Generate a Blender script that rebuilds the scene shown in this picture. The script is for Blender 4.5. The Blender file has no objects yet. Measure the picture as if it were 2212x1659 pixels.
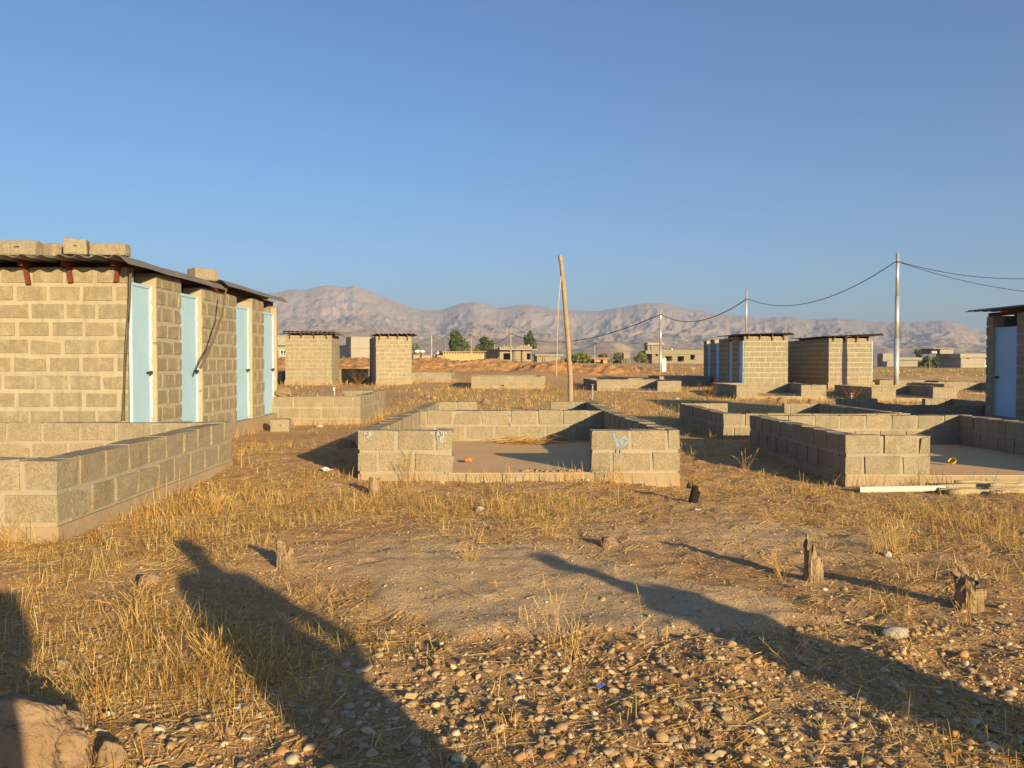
import bpy, math, random
import numpy as np
from mathutils import Vector, Matrix, Euler, noise as mnoise
R = math.radians
sc = bpy.context.scene
COL = sc.collection
rng = np.random.default_rng(7)
random.seed(7)

# ------------------------------------------------------------------ camera, sky, sun, exposure
FPX, UC, VC = 1800.0, 1106.0, 829.5          # focal length and centre of the photo measured at 2212 px width
EYE = 1.33
cam = bpy.data.cameras.new('camera')
camo = bpy.data.objects.new('camera', cam); COL.objects.link(camo)
cam.sensor_width = 36.0; cam.lens = 36.0 * FPX / 2212.0
cam.clip_start = 0.05; cam.clip_end = 30000
YAW, PITCH = math.atan(36 / FPX), math.atan(44.5 / FPX)
camo.location = (0, 0, EYE)
camo.rotation_euler = (math.pi / 2 - PITCH, 0, -YAW)
sc.camera = camo
sc.render.resolution_x, sc.render.resolution_y = 1024, 768
CM = Euler(camo.rotation_euler).to_matrix()

SUN_EL, SUN_AZ = 12.3, 149.5                 # degrees; azimuth clockwise from +Y
world = bpy.data.worlds.new('World'); sc.world = world; world.use_nodes = True
wn = world.node_tree
sky = wn.nodes.new('ShaderNodeTexSky'); sky.sky_type = 'NISHITA'; sky.sun_disc = False
sky.sun_elevation = R(SUN_EL); sky.sun_rotation = R(SUN_AZ)
sky.altitude = 400; sky.air_density = 1.0; sky.dust_density = 1.1; sky.ozone_density = 5.5
bg = wn.nodes['Background']; bg.inputs[1].default_value = 0.09
wn.links.new(sky.outputs[0], bg.inputs[0])
sl = bpy.data.lights.new('sun', 'SUN'); sl.energy = 4.9; sl.angle = R(0.5); sl.color = (1.0, 0.78, 0.41)
so = bpy.data.objects.new('sun', sl); COL.objects.link(so)
SD = Vector((math.sin(R(SUN_AZ)) * math.cos(R(SUN_EL)), math.cos(R(SUN_AZ)) * math.cos(R(SUN_EL)), math.sin(R(SUN_EL))))
so.rotation_euler = SD.to_track_quat('Z', 'Y').to_euler(); so.location = SD * 60
vs = sc.view_settings
vs.view_transform = 'Standard'; vs.look = 'None'; vs.gamma = 1.0; vs.use_curve_mapping = False
vs.exposure = 0.85
sc.cycles.volume_bounces = 0
sc.cycles.max_bounces = 6; sc.cycles.diffuse_bounces = 3

def at(u, v, Y):
    d = CM @ Vector(((u - UC) / FPX, -(v - VC) / FPX, -1.0))
    k = Y / d.y
    return Vector((d.x * k, Y, EYE + d.z * k))

# ------------------------------------------------------------------ noise and terrain
_lat = np.random.default_rng(3).random((256, 256))
def vnoise(x, y):
    xi = np.floor(x).astype(int); yi = np.floor(y).astype(int)
    fx = x - xi; fy = y - yi
    fx = fx * fx * (3 - 2 * fx); fy = fy * fy * (3 - 2 * fy)
    a = _lat[xi & 255, yi & 255]; b = _lat[(xi + 1) & 255, yi & 255]
    c = _lat[xi & 255, (yi + 1) & 255]; d = _lat[(xi + 1) & 255, (yi + 1) & 255]
    return (a * (1 - fx) + b * fx) * (1 - fy) + (c * (1 - fx) + d * fx) * fy
def fbm(x, y, o=4, g=0.5):
    s = 0; a = 1; t = 0
    for i in range(o):
        s = s + a * vnoise(x * 2 ** i + 17.3 * i, y * 2 ** i + 9.1 * i); t += a; a *= g
    return s / t
def ridged(x, y, o=4, g=0.5):
    s = 0; a = 1; t = 0
    for i in range(o):
        s = s + a * (1 - np.abs(2 * vnoise(x * 2 ** i + 31.7 * i, y * 2 ** i + 5.3 * i) - 1)); t += a; a *= g
    return s / t
def smooth(a, b, x):
    t = np.clip((x - a) / (b - a), 0, 1); return t * t * (3 - 2 * t)

_ctrl = np.array([(-8, -4, 0), (0, -4, 0), (8, -4, 0), (-6, 3, 0), (0, 3, 0), (5, 3, -.02), (-6, 8, .03), (-3.0, 8, .05), (-2.6, 9.8, .10), (-3.3, 10.2, .12), (-2, 8, .02), (1, 8, .02), (.5, 9, .02), (3, 8, -.04),
 (4, 9.6, -.1), (7, 10, -.1), (11, 10, -.14), (-7, 14, .02), (-3, 14, .03), (1, 14, .02), (4.3, 16, -.12), (8, 15, -.14), (12, 16, -.18),
 (10, 20, -.2), (14, 22, -.22), (-8, 20, .06), (-3, 20, .05), (2, 22, 0), (6, 24, -.1), (-3, 30, .08), (4, 32, .0), (-12, 32, .1),
 (10, 34.6, -.16), (16, 35, -.31), (20, 36, -.32), (26, 38, -.3), (12.5, 42, .05), (17, 43, .05), (19.3, 40, -.1), (25, 47, -.1),
 (5, 39, .04), (8, 39, .0), (-1, 40, .1), (2, 40, .1), (-4, 45, .35), (-8.5, 43.4, .2), (-6, 43, .18), (-16, 45, .3),
 (-20, 58, .75), (-8, 58, .75), (2, 58, .7), (10, 60, .35), (17, 85, .24), (35, 70, -.1), (60, 80, .0),
 (-25, 100, 1.5), (-5, 100, 1.4), (10, 110, 1.0), (25, 120, .7), (55, 110, .3), (90, 110, .3),
 (-60, 190, 1.5), (-20, 190, 1.6), (5, 190, 1.5), (35, 200, 1.33), (90, 190, .6), (95, 170, .4), (140, 200, .5),
 (-200, 400, 1.3), (0, 400, 1.3), (200, 400, 1.0), (-60, 60, 1.0), (80, 40, -.3), (60, 0, 0), (-60, 0, 0), (0, -60, 0)], float)
def T(x, y):
    x = np.atleast_1d(np.asarray(x, float)); y = np.atleast_1d(np.asarray(y, float))
    out = np.zeros(x.size); xf = x.ravel(); yf = y.ravel()
    for s in range(0, xf.size, 20000):
        X = xf[s:s + 20000, None]; Y = yf[s:s + 20000, None]
        sc_ = 0.06 * np.abs(Y) + 0.9
        d2 = ((X - _ctrl[:, 0]) ** 2 + (Y - _ctrl[:, 1]) ** 2) / sc_ ** 2
        w = 1.0 / (d2 + 0.25) ** 1.6
        out[s:s + 20000] = (w * _ctrl[:, 2]).sum(1) / w.sum(1)
    return out.reshape(x.shape)
PATCH = np.array([tuple(at(u, v, EYE * FPX / (v - 785.0)))[:2] for u, v in [(745, 1232), (860, 1195), (1000, 1205), (1150, 1195),
    (1260, 1205), (1400, 1240), (1560, 1280), (1700, 1310), (1765, 1345), (1690, 1374), (1500, 1380), (1330, 1374), (1150, 1371), (1000, 1374), (930, 1345), (830, 1305)]])
def poly_dist(px, py, P):
    d = np.full(px.shape, 1e9); ins = np.zeros(px.shape, bool)
    n = len(P)
    for i in range(n):
        a = P[i]; b = P[(i + 1) % n]; e = b - a
        t = np.clip(((px - a[0]) * e[0] + (py - a[1]) * e[1]) / (e @ e), 0, 1)
        d = np.minimum(d, np.hypot(px - a[0] - t * e[0], py - a[1] - t * e[1]))
        c = ((a[1] > py) != (b[1] > py)) & (px < (b[0] - a[0]) * (py - a[1]) / (b[1] - a[1] + 1e-12) + a[0])
        ins ^= c
    return np.where(ins, d, -d)
def patch_mask(x, y):
    near = (x > -2) & (x < 3) & (y > 3.5) & (y < 6.5)
    out = np.zeros(x.shape)
    if near.any():
        xx = x[near]; yy = y[near]
        d = poly_dist(xx, yy, PATCH) + 0.30 * (fbm(xx * 4, yy * 4, 4) - .5)
        out[near] = smooth(-.05, .07, d)
    return out
def berm(x, y):
    c = 69 + 3 * np.sin(x * .11) + 4 * (fbm(x * .05, y * 0 + 3, 2) - .5)
    h = 0.95 * np.exp(-((y - c) / 3.6) ** 2) * smooth(11, 2, x) * (0.75 + .6 * fbm(x * .25, y * .25, 3))
    for (bx, by, r, hh) in [(4.5, 62, 2.6, .75), (8.5, 66, 2.2, .7), (12.5, 78, 3, .55), (6.5, 60, 1.4, .3), (38, 72, 5, .45), (30, 66, 3, .35), (52, 78, 5, .4)]:
        h = h + hh * np.exp(-(((x - bx) / r) ** 2 + ((y - by) / r / .8) ** 2)) * (0.6 + .9 * fbm(x * .8, y * .8, 3))
    return h
def ground_z(x, y):
    x = np.atleast_1d(np.asarray(x, float)); y = np.atleast_1d(np.asarray(y, float))
    z = T(x, y) + berm(x, y) + ((x > -46) & (x < 17) & (y > 58.5) & (y < 84)) * smooth(.1, .25, berm(x, y)) * -.22
    near = smooth(26, 10, np.abs(y)) * smooth(26, 10, np.abs(x))
    z = z + near * (0.075 * (fbm(x * .9, y * .9, 3) - .5) + .040 * (fbm(x * 5, y * 5, 3) - .5) + .02 * (fbm(x * 17, y * 17, 2) - .5) * (1 - .6 * patch_mask(x, y)))
    return z + patch_mask(x, y) * .022

# ------------------------------------------------------------------ mesh builder
class MB:
    def __init__(s): s.v = []; s.l = []; s.t = []; s.tint = []; s.n = 0
    def add(s, verts, faces, tint=0.5):
        verts = np.asarray(verts, float).reshape(-1, 3)
        if isinstance(faces, np.ndarray):
            s.l.append((faces + s.n).ravel()); s.t.append(np.full(len(faces), faces.shape[1], int))
        else:
            s.l.append(np.array([i + s.n for f in faces for i in f], int)); s.t.append(np.array([len(f) for f in faces], int))
        s.v.append(verts); s.n += len(verts)
        s.tint.append(np.broadcast_to(np.asarray(tint, float), (len(verts),)))
        return s
    def build(s, name, mat, parent=None, loc=(0, 0, 0), smooth_=False, link=True):
        v = np.concatenate(s.v) - np.asarray(loc, float)
        l = np.concatenate(s.l); t = np.concatenate(s.t)
        me = bpy.data.meshes.new(name)
        me.vertices.add(len(v)); me.vertices.foreach_set('co', v.ravel().astype(np.float32))
        me.loops.add(len(l)); me.loops.foreach_set('vertex_index', l.astype(np.int32))
        me.polygons.add(len(t)); st = np.zeros(len(t), np.int32); st[1:] = np.cumsum(t)[:-1]
        me.polygons.foreach_set('loop_start', st)
        me.polygons.foreach_set('use_smooth', np.full(len(t), smooth_))
        at_ = me.attributes.new('tint', 'FLOAT', 'POINT'); at_.data.foreach_set('value', np.concatenate(s.tint).astype(np.float32))
        me.update(calc_edges=True)
        if mat: me.materials.append(mat)
        o = bpy.data.objects.new(name, me); COL.objects.link(o)
        if parent: o.parent = parent
        else: o.location = loc
        return o
BOXF = np.array([(0, 3, 2, 1), (4, 5, 6, 7), (0, 1, 5, 4), (1, 2, 6, 5), (2, 3, 7, 6), (3, 0, 4, 7)])
def box(mb, x0, x1, y0, y1, z0, z1, tint=.5, jit=0.0, M=None):
    v = np.array([(x0, y0, z0), (x1, y0, z0), (x1, y1, z0), (x0, y1, z0), (x0, y0, z1), (x1, y0, z1), (x1, y1, z1), (x0, y1, z1)], float)
    if jit: v += rng.uniform(-jit, jit, v.shape)
    if M is not None: v = v @ np.array(M.to_3x3()).T + np.array(M.translation)
    mb.add(v, BOXF, tint)
def tube(mb, pts, rad, seg=8, tint=.5, caps=True, squash=1.0):
    pts = np.asarray(pts, float); n = len(pts)
    rad = np.broadcast_to(np.asarray(rad, float), (n,))
    tg = np.gradient(pts, axis=0); tg /= np.linalg.norm(tg, axis=1)[:, None] + 1e-12
    ref = np.array((0, 0, 1.0)) if abs(tg[0][2]) < .9 else np.array((1.0, 0, 0))
    V = []; ang = np.arange(seg) * 2 * math.pi / seg
    for i in range(n):
        a = np.cross(tg[i], ref); a /= np.linalg.norm(a) + 1e-12; b = np.cross(a, tg[i]); ref = b if False else ref
        V.append(pts[i] + rad[i] * (np.cos(ang)[:, None] * a + squash * np.sin(ang)[:, None] * b))
    V = np.concatenate(V)
    F = [(i * seg + j, i * seg + (j + 1) % seg, (i + 1) * seg + (j + 1) % seg, (i + 1) * seg + j) for i in range(n - 1) for j in range(seg)]
    if caps: F += [tuple(range(seg))[::-1], tuple((n - 1) * seg + j for j in range(seg))]
    mb.add(V, F, tint)

def tag(o, label=None, cat=None, group=None, kind=None):
    if label: o['label'] = label
    if cat: o['category'] = cat
    if group: o['group'] = group
    if kind: o['kind'] = kind
    return o
def empty(name, loc, rz=0.0, label=None, cat=None, group=None):
    e = bpy.data.objects.new(name, None); COL.objects.link(e); e.empty_display_size = .2
    e.location = loc; e.rotation_euler = (0, 0, rz)
    return tag(e, label, cat, group)

# ------------------------------------------------------------------ materials
class N:
    def __init__(s, name):
        s.m = bpy.data.materials.new(name); s.m.use_nodes = True; s.nt = s.m.node_tree
        s.b = s.nt.nodes['Principled BSDF']; s.b.inputs['Roughness'].default_value = .9
        s.b.inputs['Specular IOR Level'].default_value = .15
        s.tc = s.nt.nodes.new('ShaderNodeTexCoord')
    def n(s, t, **k):
        x = s.nt.nodes.new(t)
        for a, b in k.items(): setattr(x, a, b)
        return x
    def link(s, a, b): s.nt.links.new(a, b)
    def set(s, sock, v):
        if hasattr(v, 'is_linked') or isinstance(v, bpy.types.NodeSocket): s.link(v, sock)
        else: sock.default_value = v
    def noise(s, scale, detail=4, rough=.55, stretch=None, dist=0.0):
        x = s.n('ShaderNodeTexNoise'); x.inputs['Scale'].default_value = scale; x.inputs['Detail'].default_value = detail
        x.inputs['Roughness'].default_value = rough; x.inputs['Distortion'].default_value = dist
        src = s.tc.outputs['Object']
        if stretch:
            mp = s.n('ShaderNodeMapping'); mp.inputs['Scale'].default_value = stretch; s.link(src, mp.inputs[0]); src = mp.outputs[0]
        s.link(src, x.inputs['Vector']); return x.outputs['Fac']
    def voro(s, scale, feature='F1', out='Distance'):
        x = s.n('ShaderNodeTexVoronoi', feature=feature); x.inputs['Scale'].default_value = scale
        s.link(s.tc.outputs['Object'], x.inputs['Vector']); return x.outputs[out]
    def attr(s, name):
        x = s.n('ShaderNodeAttribute', attribute_name=name); return x.outputs['Fac']
    def math(s, op, a, b=0.0, clamp=False):
        x = s.n('ShaderNodeMath', operation=op, use_clamp=clamp); s.set(x.inputs[0], a); s.set(x.inputs[1], b); return x.outputs[0]
    def rng_(s, v, a, b, c=0.0, d=1.0):
        x = s.n('ShaderNodeMapRange'); s.set(x.inputs['Value'], v)
        for i, q in zip(('From Min', 'From Max', 'To Min', 'To Max'), (a, b, c, d)): x.inputs[i].default_value = q
        return x.outputs[0]
    def mix(s, f, a, b, mode='MIX'):
        x = s.n('ShaderNodeMix', data_type='RGBA', blend_type=mode)
        s.set(x.inputs[0], f); s.set(x.inputs[6], (*a, 1) if isinstance(a, tuple) else a); s.set(x.inputs[7], (*b, 1) if isinstance(b, tuple) else b)
        return x.outputs[2]
    def ramp(s, f, stops):
        x = s.n('ShaderNodeValToRGB'); e = x.color_ramp.elements
        while len(e) < len(stops): e.new(.5)
        for q, (p, c) in zip(e, stops): q.position = p; q.color = (*c, 1)
        s.link(f, x.inputs[0]); return x.outputs[0]
    def bump(s, h, strength=.5, dist=.01, prev=None):
        x = s.n('ShaderNodeBump'); x.inputs['Strength'].default_value = strength; x.inputs['Distance'].default_value = dist
        s.link(h, x.inputs['Height'])
        if prev is not None: s.link(prev, x.inputs['Normal'])
        return x.outputs[0]
    def done(s, color, rough=None, normal=None, metal=None):
        s.set(s.b.inputs['Base Color'], (*color, 1) if isinstance(color, tuple) else color)
        if rough is not None: s.set(s.b.inputs['Roughness'], rough)
        if normal is not None: s.link(normal, s.b.inputs['Normal'])
        if metal is not None: s.b.inputs['Metallic'].default_value = metal
        return s.m

def block_material(name, c_dark, c_light, mortar, pores=60, smear=.0):
    s = N(name)
    t = s.attr('tint')
    big = s.noise(2.3, 5, .6); fine = s.noise(pores, 3, .7); mid = s.noise(11, 4, .6)
    blk = s.mix(s.rng_(t, 0, 1), c_dark, c_light)
    blk = s.mix(s.rng_(mid, .35, .7, 0, .55), blk, tuple(x * .72 for x in c_dark))
    pit = s.rng_(fine, .42, .56, 0, 1)
    blk = s.mix(s.math('MULTIPLY', s.math('SUBTRACT', 1.0, pit), .45), blk, tuple(x * .45 for x in c_dark))
    mor = s.mix(s.rng_(big, .3, .7), mortar, tuple(x * .86 for x in mortar))
    mor = s.mix(s.rng_(mid, .4, .7, 0, .3), mor, tuple(x * .8 for x in mortar))
    ism = s.math('LESS_THAN', t, -.5)
    if smear > 0:                                     # mortar wiped over the faces of the blocks
        blk = s.mix(s.rng_(s.noise(5, 5, .7), .5, .62, 0, smear), blk, mortar)
    col = s.mix(ism, blk, mor)
    col = s.mix(s.rng_(big, .45, .75, 0, .3), col, tuple(x * .8 for x in mortar), 'MIX')
    strk = s.noise(1.0, 5, .65, (9, 9, 1.1)); col = s.mix(s.rng_(strk, .52, .72, 0, .42), col, tuple(x * .5 for x in c_dark))
    amp = s.math('MULTIPLY', fine, s.rng_(t, -.6, -.4, .25, 1.0))
    nb = s.bump(amp, .9, .012)
    nb = s.bump(mid, .35, .012, nb)
    return s.done(col, .95, nb)
M = {}
M['block_found'] = block_material('grey_concrete_block', (.32, .262, .178), (.385, .316, .217), (.36, .312, .238), 55, .2)
M['block_shed'] = block_material('tan_concrete_block', (.315, .262, .175), (.365, .308, .208), (.415, .353, .256), 70, .55)
M['block_far'] = block_material('pale_concrete_block', (.30, .253, .175), (.345, .293, .205), (.47, .42, .325), 40, .12)
def simple(name, c, rough=.85, var=.25, scale=6, bump=.3, bscale=30, metal=None, stain=None, bdist=.008):
    s = N(name)
    f = s.noise(scale, 5, .6)
    col = s.mix(s.rng_(f, .3, .7), c, tuple(x * (1 - var) for x in c))
    if stain: col = s.mix(s.rng_(s.noise(scale * .4, 6, .7), .5, .72, 0, .8), col, stain)
    t = s.attr('tint')
    col = s.mix(.35, col, s.mix(t, tuple(x * .6 for x in c), tuple(min(1, x * 1.35) for x in c)))
    nb = s.bump(s.noise(bscale, 4, .6), bump, bdist)
    return s.done(col, rough, nb, metal)
def wood(name, light, dark):
    s = N(name); g_ = s.noise(1.0, 5, .65, (70, 70, 5)); b_ = s.noise(9, 4, .6)
    col = s.mix(s.rng_(g_, .35, .65), dark, light); col = s.mix(s.rng_(b_, .45, .7, 0, .6), col, tuple(x * .4 for x in dark))
    return s.done(col, .95, s.bump(g_, 1.0, .02))
M['plinth'] = simple('earth_stained_concrete', (.37, .285, .185), .95, .35, 3, .7, 25, stain=(.34, .21, .10))
M['slab'] = simple('smooth_cement_floor', (.74, .47, .235), .9, .18, 2, .15, 60, stain=(.68, .42, .20))
M['door'] = simple('pale_blue_door_paint', (.385, .57, .72), .6, .14, 2.2, .10, 40, stain=(.36, .52, .66))
M['door_shade'] = M['door']
M['plaster'] = simple('tan_jamb_plaster', (.41, .335, .23), .95, .15, 8, .3, 50)
M['dark_metal'] = simple('dark_metal', (.06, .055, .05), .5, .3, 20, .1, 60)
M['rust'] = simple('red_oxide_steel', (.17, .045, .025), .75, .35, 14, .2, 60)
M['roof'] = simple('grey_corrugated_sheet', (.20, .185, .155), .6, .35, 3, .08, 30, stain=(.13, .10, .07))
M['wood_pole'] = simple('weathered_pole_wood', (.38, .28, .18), .9, .35, 7, .6, 40, stain=(.24, .16, .095))
M['log'] = simple('peeled_log_wood', (.46, .36, .23), .85, .3, 6, .5, 40, stain=(.42, .27, .14))
M['stump'] = wood('split_stump_wood', (.48, .345, .21), (.19, .12, .07))
M['char'] = simple('charred_wood', (.025, .022, .02), .9, .4, 14, .8, 40)
M['galv'] = simple('galvanised_steel', (.62, .63, .62), .38, .12, 3, .03, 30, metal=.55)
M['pale_pole'] = simple('pale_painted_pole', (.40, .37, .31), .6, .12, 3, .03, 30)
M['cable'] = simple('black_cable', (.03, .03, .035), .7, .2, 3, .0, 30)
M['wire'] = simple('brown_steel_wire', (.16, .11, .07), .7, .3, 9, .1, 30)
M['rope'] = simple('bleached_rope', (.62, .5, .36), .95, .25, 20, .5, 120)
M['pvc'] = simple('white_plastic_pipe', (.68, .63, .54), .45, .06, 3, .02, 30)
M['orange'] = simple('orange_fired_clay', (.62, .20, .06), .8, .2, 20, .2, 80)
M['yellow'] = simple('yellow_plastic', (.70, .42, .05), .5, .15, 12, .1, 50)
M['blue_paint'] = simple('blue_spray_paint', (.19, .33, .50), .8, .2, 60, .5, 120)
M['white_paint'] = simple('white_paint_splash', (.50, .51, .48), .85, .2, 60, .5, 120)
M['white_frame'] = simple('white_window_frame', (.75, .75, .73), .5, .08, 3, .03, 30)
M['glass'] = simple('dark_window_glass', (.03, .035, .04), .15, .2, 3, .0, 30)
M['render_grey'] = simple('grey_cement_render', (.35, .315, .26), .95, .18, .35, .2, 6, stain=(.28, .24, .19))
M['mud'] = simple('mud_plaster', (.50, .34, .17), .98, .25, .5, .5, 6, stain=(.40, .24, .11))
M['roof_earth'] = simple('earth_roof', (.36, .21, .11), .98, .3, .8, .5, 6)
M['post_wood'] = simple('grey_post_wood', (.36, .29, .2), .9, .3, 8, .3, 30)
M['stone_tan'] = simple('tan_boulder', (.33, .22, .135), .95, .5, 11, 1.0, 35, stain=(.24, .14, .075), bdist=.02)
M['stone_pale'] = simple('pale_limestone', (.43, .385, .31), .9, .2, 8, .3, 40)
M['twig'] = simple('dry_twigs', (.42, .29, .14), .9, .35, 30, .2, 60)
M['skin'] = simple('skin', (.42, .26, .17), .6, .1, 10, .05, 60)
M['shirt'] = simple('dark_shirt_cloth', (.08, .10, .16), .95, .2, 12, .2, 90)
M['shirt_white'] = simple('white_shirt_cloth', (.75, .73, .70), .95, .1, 12, .2, 90)
M['trousers'] = simple('dark_trousers', (.03, .03, .035), .95, .2, 12, .2, 90)
M['hair'] = simple('black_hair', (.015, .012, .01), .7, .2, 40, .3, 120)
M['bark'] = simple('bark', (.18, .12, .08), .95, .3, 9, .5, 30)
M['litter_blue'] = simple('blue_litter', (.08, .2, .6), .6, .2, 30, .1, 50)
M['litter_white'] = simple('white_litter', (.75, .74, .72), .7, .1, 30, .2, 50)

def grass_material():
    s = N('dry_straw'); t = s.attr('tint')
    col = s.ramp(t, [(0, (.29, .14, .035)), (.3, (.50, .28, .075)), (.65, (.70, .46, .15)), (1, (.82, .62, .29))])
    s.done(col, .75)
    tr = s.n('ShaderNodeBsdfTranslucent'); s.link(col, tr.inputs[0])
    mx = s.n('ShaderNodeMixShader'); mx.inputs[0].default_value = .3
    s.link(s.b.outputs[0], mx.inputs[1]); s.link(tr.outputs[0], mx.inputs[2])
    s.link(mx.outputs[0], s.nt.nodes['Material Output'].inputs[0])
    return s.m
M['straw'] = grass_material()
def stone_material(name, use_obj):
    s = N(name)
    if use_obj: t = s.n('ShaderNodeObjectInfo').outputs['Random']
    else: t = s.attr('tint')
    col = s.ramp(t, [(0, (.24, .15, .075)), (.2, (.45, .325, .175)), (.36, (.33, .27, .18)), (.52, (.52, .38, .215)), (.66, (.41, .215, .09)), (.8, (.40, .34, .24)), (.92, (.54, .43, .275)), (1, (.74, .65, .47))])
    col = s.mix(s.rng_(s.noise(14, 4, .6), .35, .75, 0, .6), col, (.36, .20, .085))
    return s.done(col, .85, s.bump(s.noise(45, 4, .6), .35, .006))
M['stone'] = stone_material('river_stone', True); M['gravel'] = stone_material('gravel_stone', False)
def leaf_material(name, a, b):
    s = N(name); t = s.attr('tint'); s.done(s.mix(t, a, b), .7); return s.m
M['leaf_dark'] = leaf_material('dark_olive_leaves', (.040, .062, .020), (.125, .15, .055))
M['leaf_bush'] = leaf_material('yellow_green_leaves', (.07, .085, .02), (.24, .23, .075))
def ground_material():
    s = N('dry_ground')
    straw = s.attr('straw'); grey = s.attr('grey'); far = s.attr('far')
    n1 = s.noise(1.1, 6, .62); n2 = s.noise(9, 5, .65); n3 = s.noise(40, 4, .7)
    soil = s.ramp(n1, [(.28, (.52, .27, .115)), (.48, (.64, .37, .165)), (.62, (.70, .445, .22)), (.8, (.72, .51, .30))])
    soil = s.mix(s.rng_(n2, .42, .68, 0, .6), soil, (.40, .21, .095))
    soil = s.mix(s.rng_(n3, .55, .68, 0, .55), soil, (.72, .54, .34))
    g = s.mix(s.rng_(n2, .35, .65), (.76, .51, .27), (.88, .62, .36))
    g = s.mix(s.rng_(n3, .5, .62, 0, .4), g, (.46, .34, .22))
    st = s.mix(s.rng_(n2, .35, .65), (.64, .41, .15), (.80, .56, .24))
    col = s.mix(grey, soil, g)
    col = s.mix(s.math('MULTIPLY', straw, s.rng_(s.noise(6, 5, .7), .3, .62, .25, 1.0)), col, st)
    f = s.ramp(s.noise(.035, 7, .6), [(.3, (.56, .31, .13)), (.5, (.66, .40, .185)), (.66, (.70, .47, .235)), (.8, (.60, .42, .23))])
    f = s.mix(s.rng_(s.noise(.9, 6, .7), .45, .62, 0, .6), f, (.44, .23, .10))
    f = s.mix(s.rng_(s.noise(3.2, 4, .7), .60, .70, 0, .6), f, (.60, .50, .36))
    f = s.mix(straw, f, s.mix(n2, (.50, .31, .10), (.62, .41, .16)))
    col = s.mix(far, col, f)
    nb = s.bump(n2, .7, .08); nb = s.bump(n3, .9, .032, nb); nb = s.bump(s.noise(110, 3, .7), .8, .012, nb)
    return s.done(col, .97, nb)
M['ground'] = ground_material()
def bank_material():
    s = N('dug_earth'); n1 = s.noise(.8, 6, .65); n2 = s.noise(4, 5, .7)
    col = s.ramp(n1, [(.3, (.36, .165, .065)), (.5, (.44, .225, .095)), (.7, (.48, .29, .14))])
    col = s.mix(s.rng_(n2, .56, .66, 0, .6), col, (.56, .42, .27)); col = s.mix(s.rng_(n2, .30, .40, .6, 0), col, (.25, .12, .05))
    return s.done(col, .97, s.bump(n2, .9, .15))
M['bank'] = bank_material()
def mountain_material():
    s = N('bare_mountain')
    n1 = s.noise(.0016, 8, .62); n2 = s.noise(.012, 6, .7); n3 = s.noise(.05, 4, .7)
    hgt = s.attr('tint')
    hi = s.mix(s.rng_(n1, .35, .65), (.43, .31, .25), (.505, .375, .305))
    lo = s.mix(s.rng_(n1, .4, .6), (.58, .41, .23), (.46, .31, .19))
    col = s.mix(s.rng_(s.math('ADD', hgt, s.rng_(n1, .3, .7, -.2, .2)), .15, .5), lo, hi)
    col = s.mix(s.rng_(n2, .55, .68, 0, .35), col, (.30, .22, .165))
    col = s.mix(s.rng_(n3, .62, .7, 0, .3), col, (.16, .14, .095))
    nb = s.bump(s.noise(.004, 7, .58), .5, 60.0)
    return s.done(col, .98, nb)
M['mountain'] = mountain_material()

# ------------------------------------------------------------------ ground
def axis(lo, hi, d, step, far, grow):
    c = list(np.arange(lo, hi, step)); s = step; x = hi
    while x < far: c.append(x); s *= grow; x += s
    c.append(far); s = step; x = lo - step; pre = []
    while x > d: pre.append(x); s *= grow; x -= s
    pre.append(d); return np.array(pre[::-1] + c)
gx = axis(-6.5, 7.5, -6500, .05, 6500, 1.045); gy = axis(2.2, 11.5, -320, .042, 7000, 1.033)
GX, GY = np.meshgrid(gx, gy)
GZ = ground_z(GX, GY)
nx, ny = len(gx), len(gy)
idx = np.arange(nx * ny).reshape(ny, nx)
gf = np.stack([idx[:-1, :-1], idx[:-1, 1:], idx[1:, 1:], idx[1:, :-1]], -1).reshape(-1, 4)

RECTS = []                 # footprints where nothing grows (x0,x1,y0,y1)
def straw_field(x, y):
    """share of the ground under dry grass, 0..1"""
    n = fbm(x * .55 + 4, y * .55, 4); n2 = fbm(x * 2.3, y * 2.3 + 7, 3)
    d = .17 + 1.5 * (n - .5) + .9 * (n2 - .5)
    d = d + .50 * np.exp(-((x + 2.3) / .7) ** 2 - ((y - 7.4) / 1.9) ** 2)          # foot of the near left wall
    d = d + .30 * np.exp(-((x + 1.5) / .8) ** 2 - ((y - 3.9) / 1.1) ** 2)
    d = d + .48 * np.exp(-((x - .2) / 2.0) ** 2 - ((y - 7.6) / .65) ** 2)          # strip before the numbered room
    d = d + .22 * np.exp(-((x - 3.2) / 1.3) ** 2 - ((y - 6.2) / 1.2) ** 2)
    d = d - .55 * np.exp(-((x + .4) / 1.1) ** 2 - ((y - 5.6) / .55) ** 2)          # trampled gravel
    d = d - .45 * np.exp(-((x - 1.6) / 1.1) ** 2 - ((y - 6.3) / .6) ** 2)
    d = d - .25 * np.exp(-((x - .8) / 1.6) ** 2 - ((y - 3.2) / .6) ** 2)           # pebble bed at the front
    d = d - .50 * np.exp(-((x + 2.3) / 1.1) ** 2 - ((y - 13) / 3.6) ** 2)          # bare strip beside the left shed
    d = d + .35 * smooth(14, 22, y) * smooth(52, 40, y) * (x > -3)
    d = d * (1 - .7 * patch_mask(x, y))
    return np.clip(d, 0, 1)
xs, ys = GX.ravel(), GY.ravel()
straw = straw_field(xs, ys)
farm = smooth(24, 60, ys) ; farm = np.maximum(farm, smooth(30, 60, np.abs(xs)))
fld = smooth(78, 90, ys) * smooth(140, 120, ys) * smooth(20, 30, xs)
straw_far = np.clip(1.9 * (fbm(xs * .06, ys * .09, 4) - .30), 0, .95) * smooth(64, 48, ys) + fld * .9 + .35 * smooth(120, 200, ys)
strawa = straw * (1 - farm) + np.clip(straw_far, 0, 1) * farm
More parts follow.
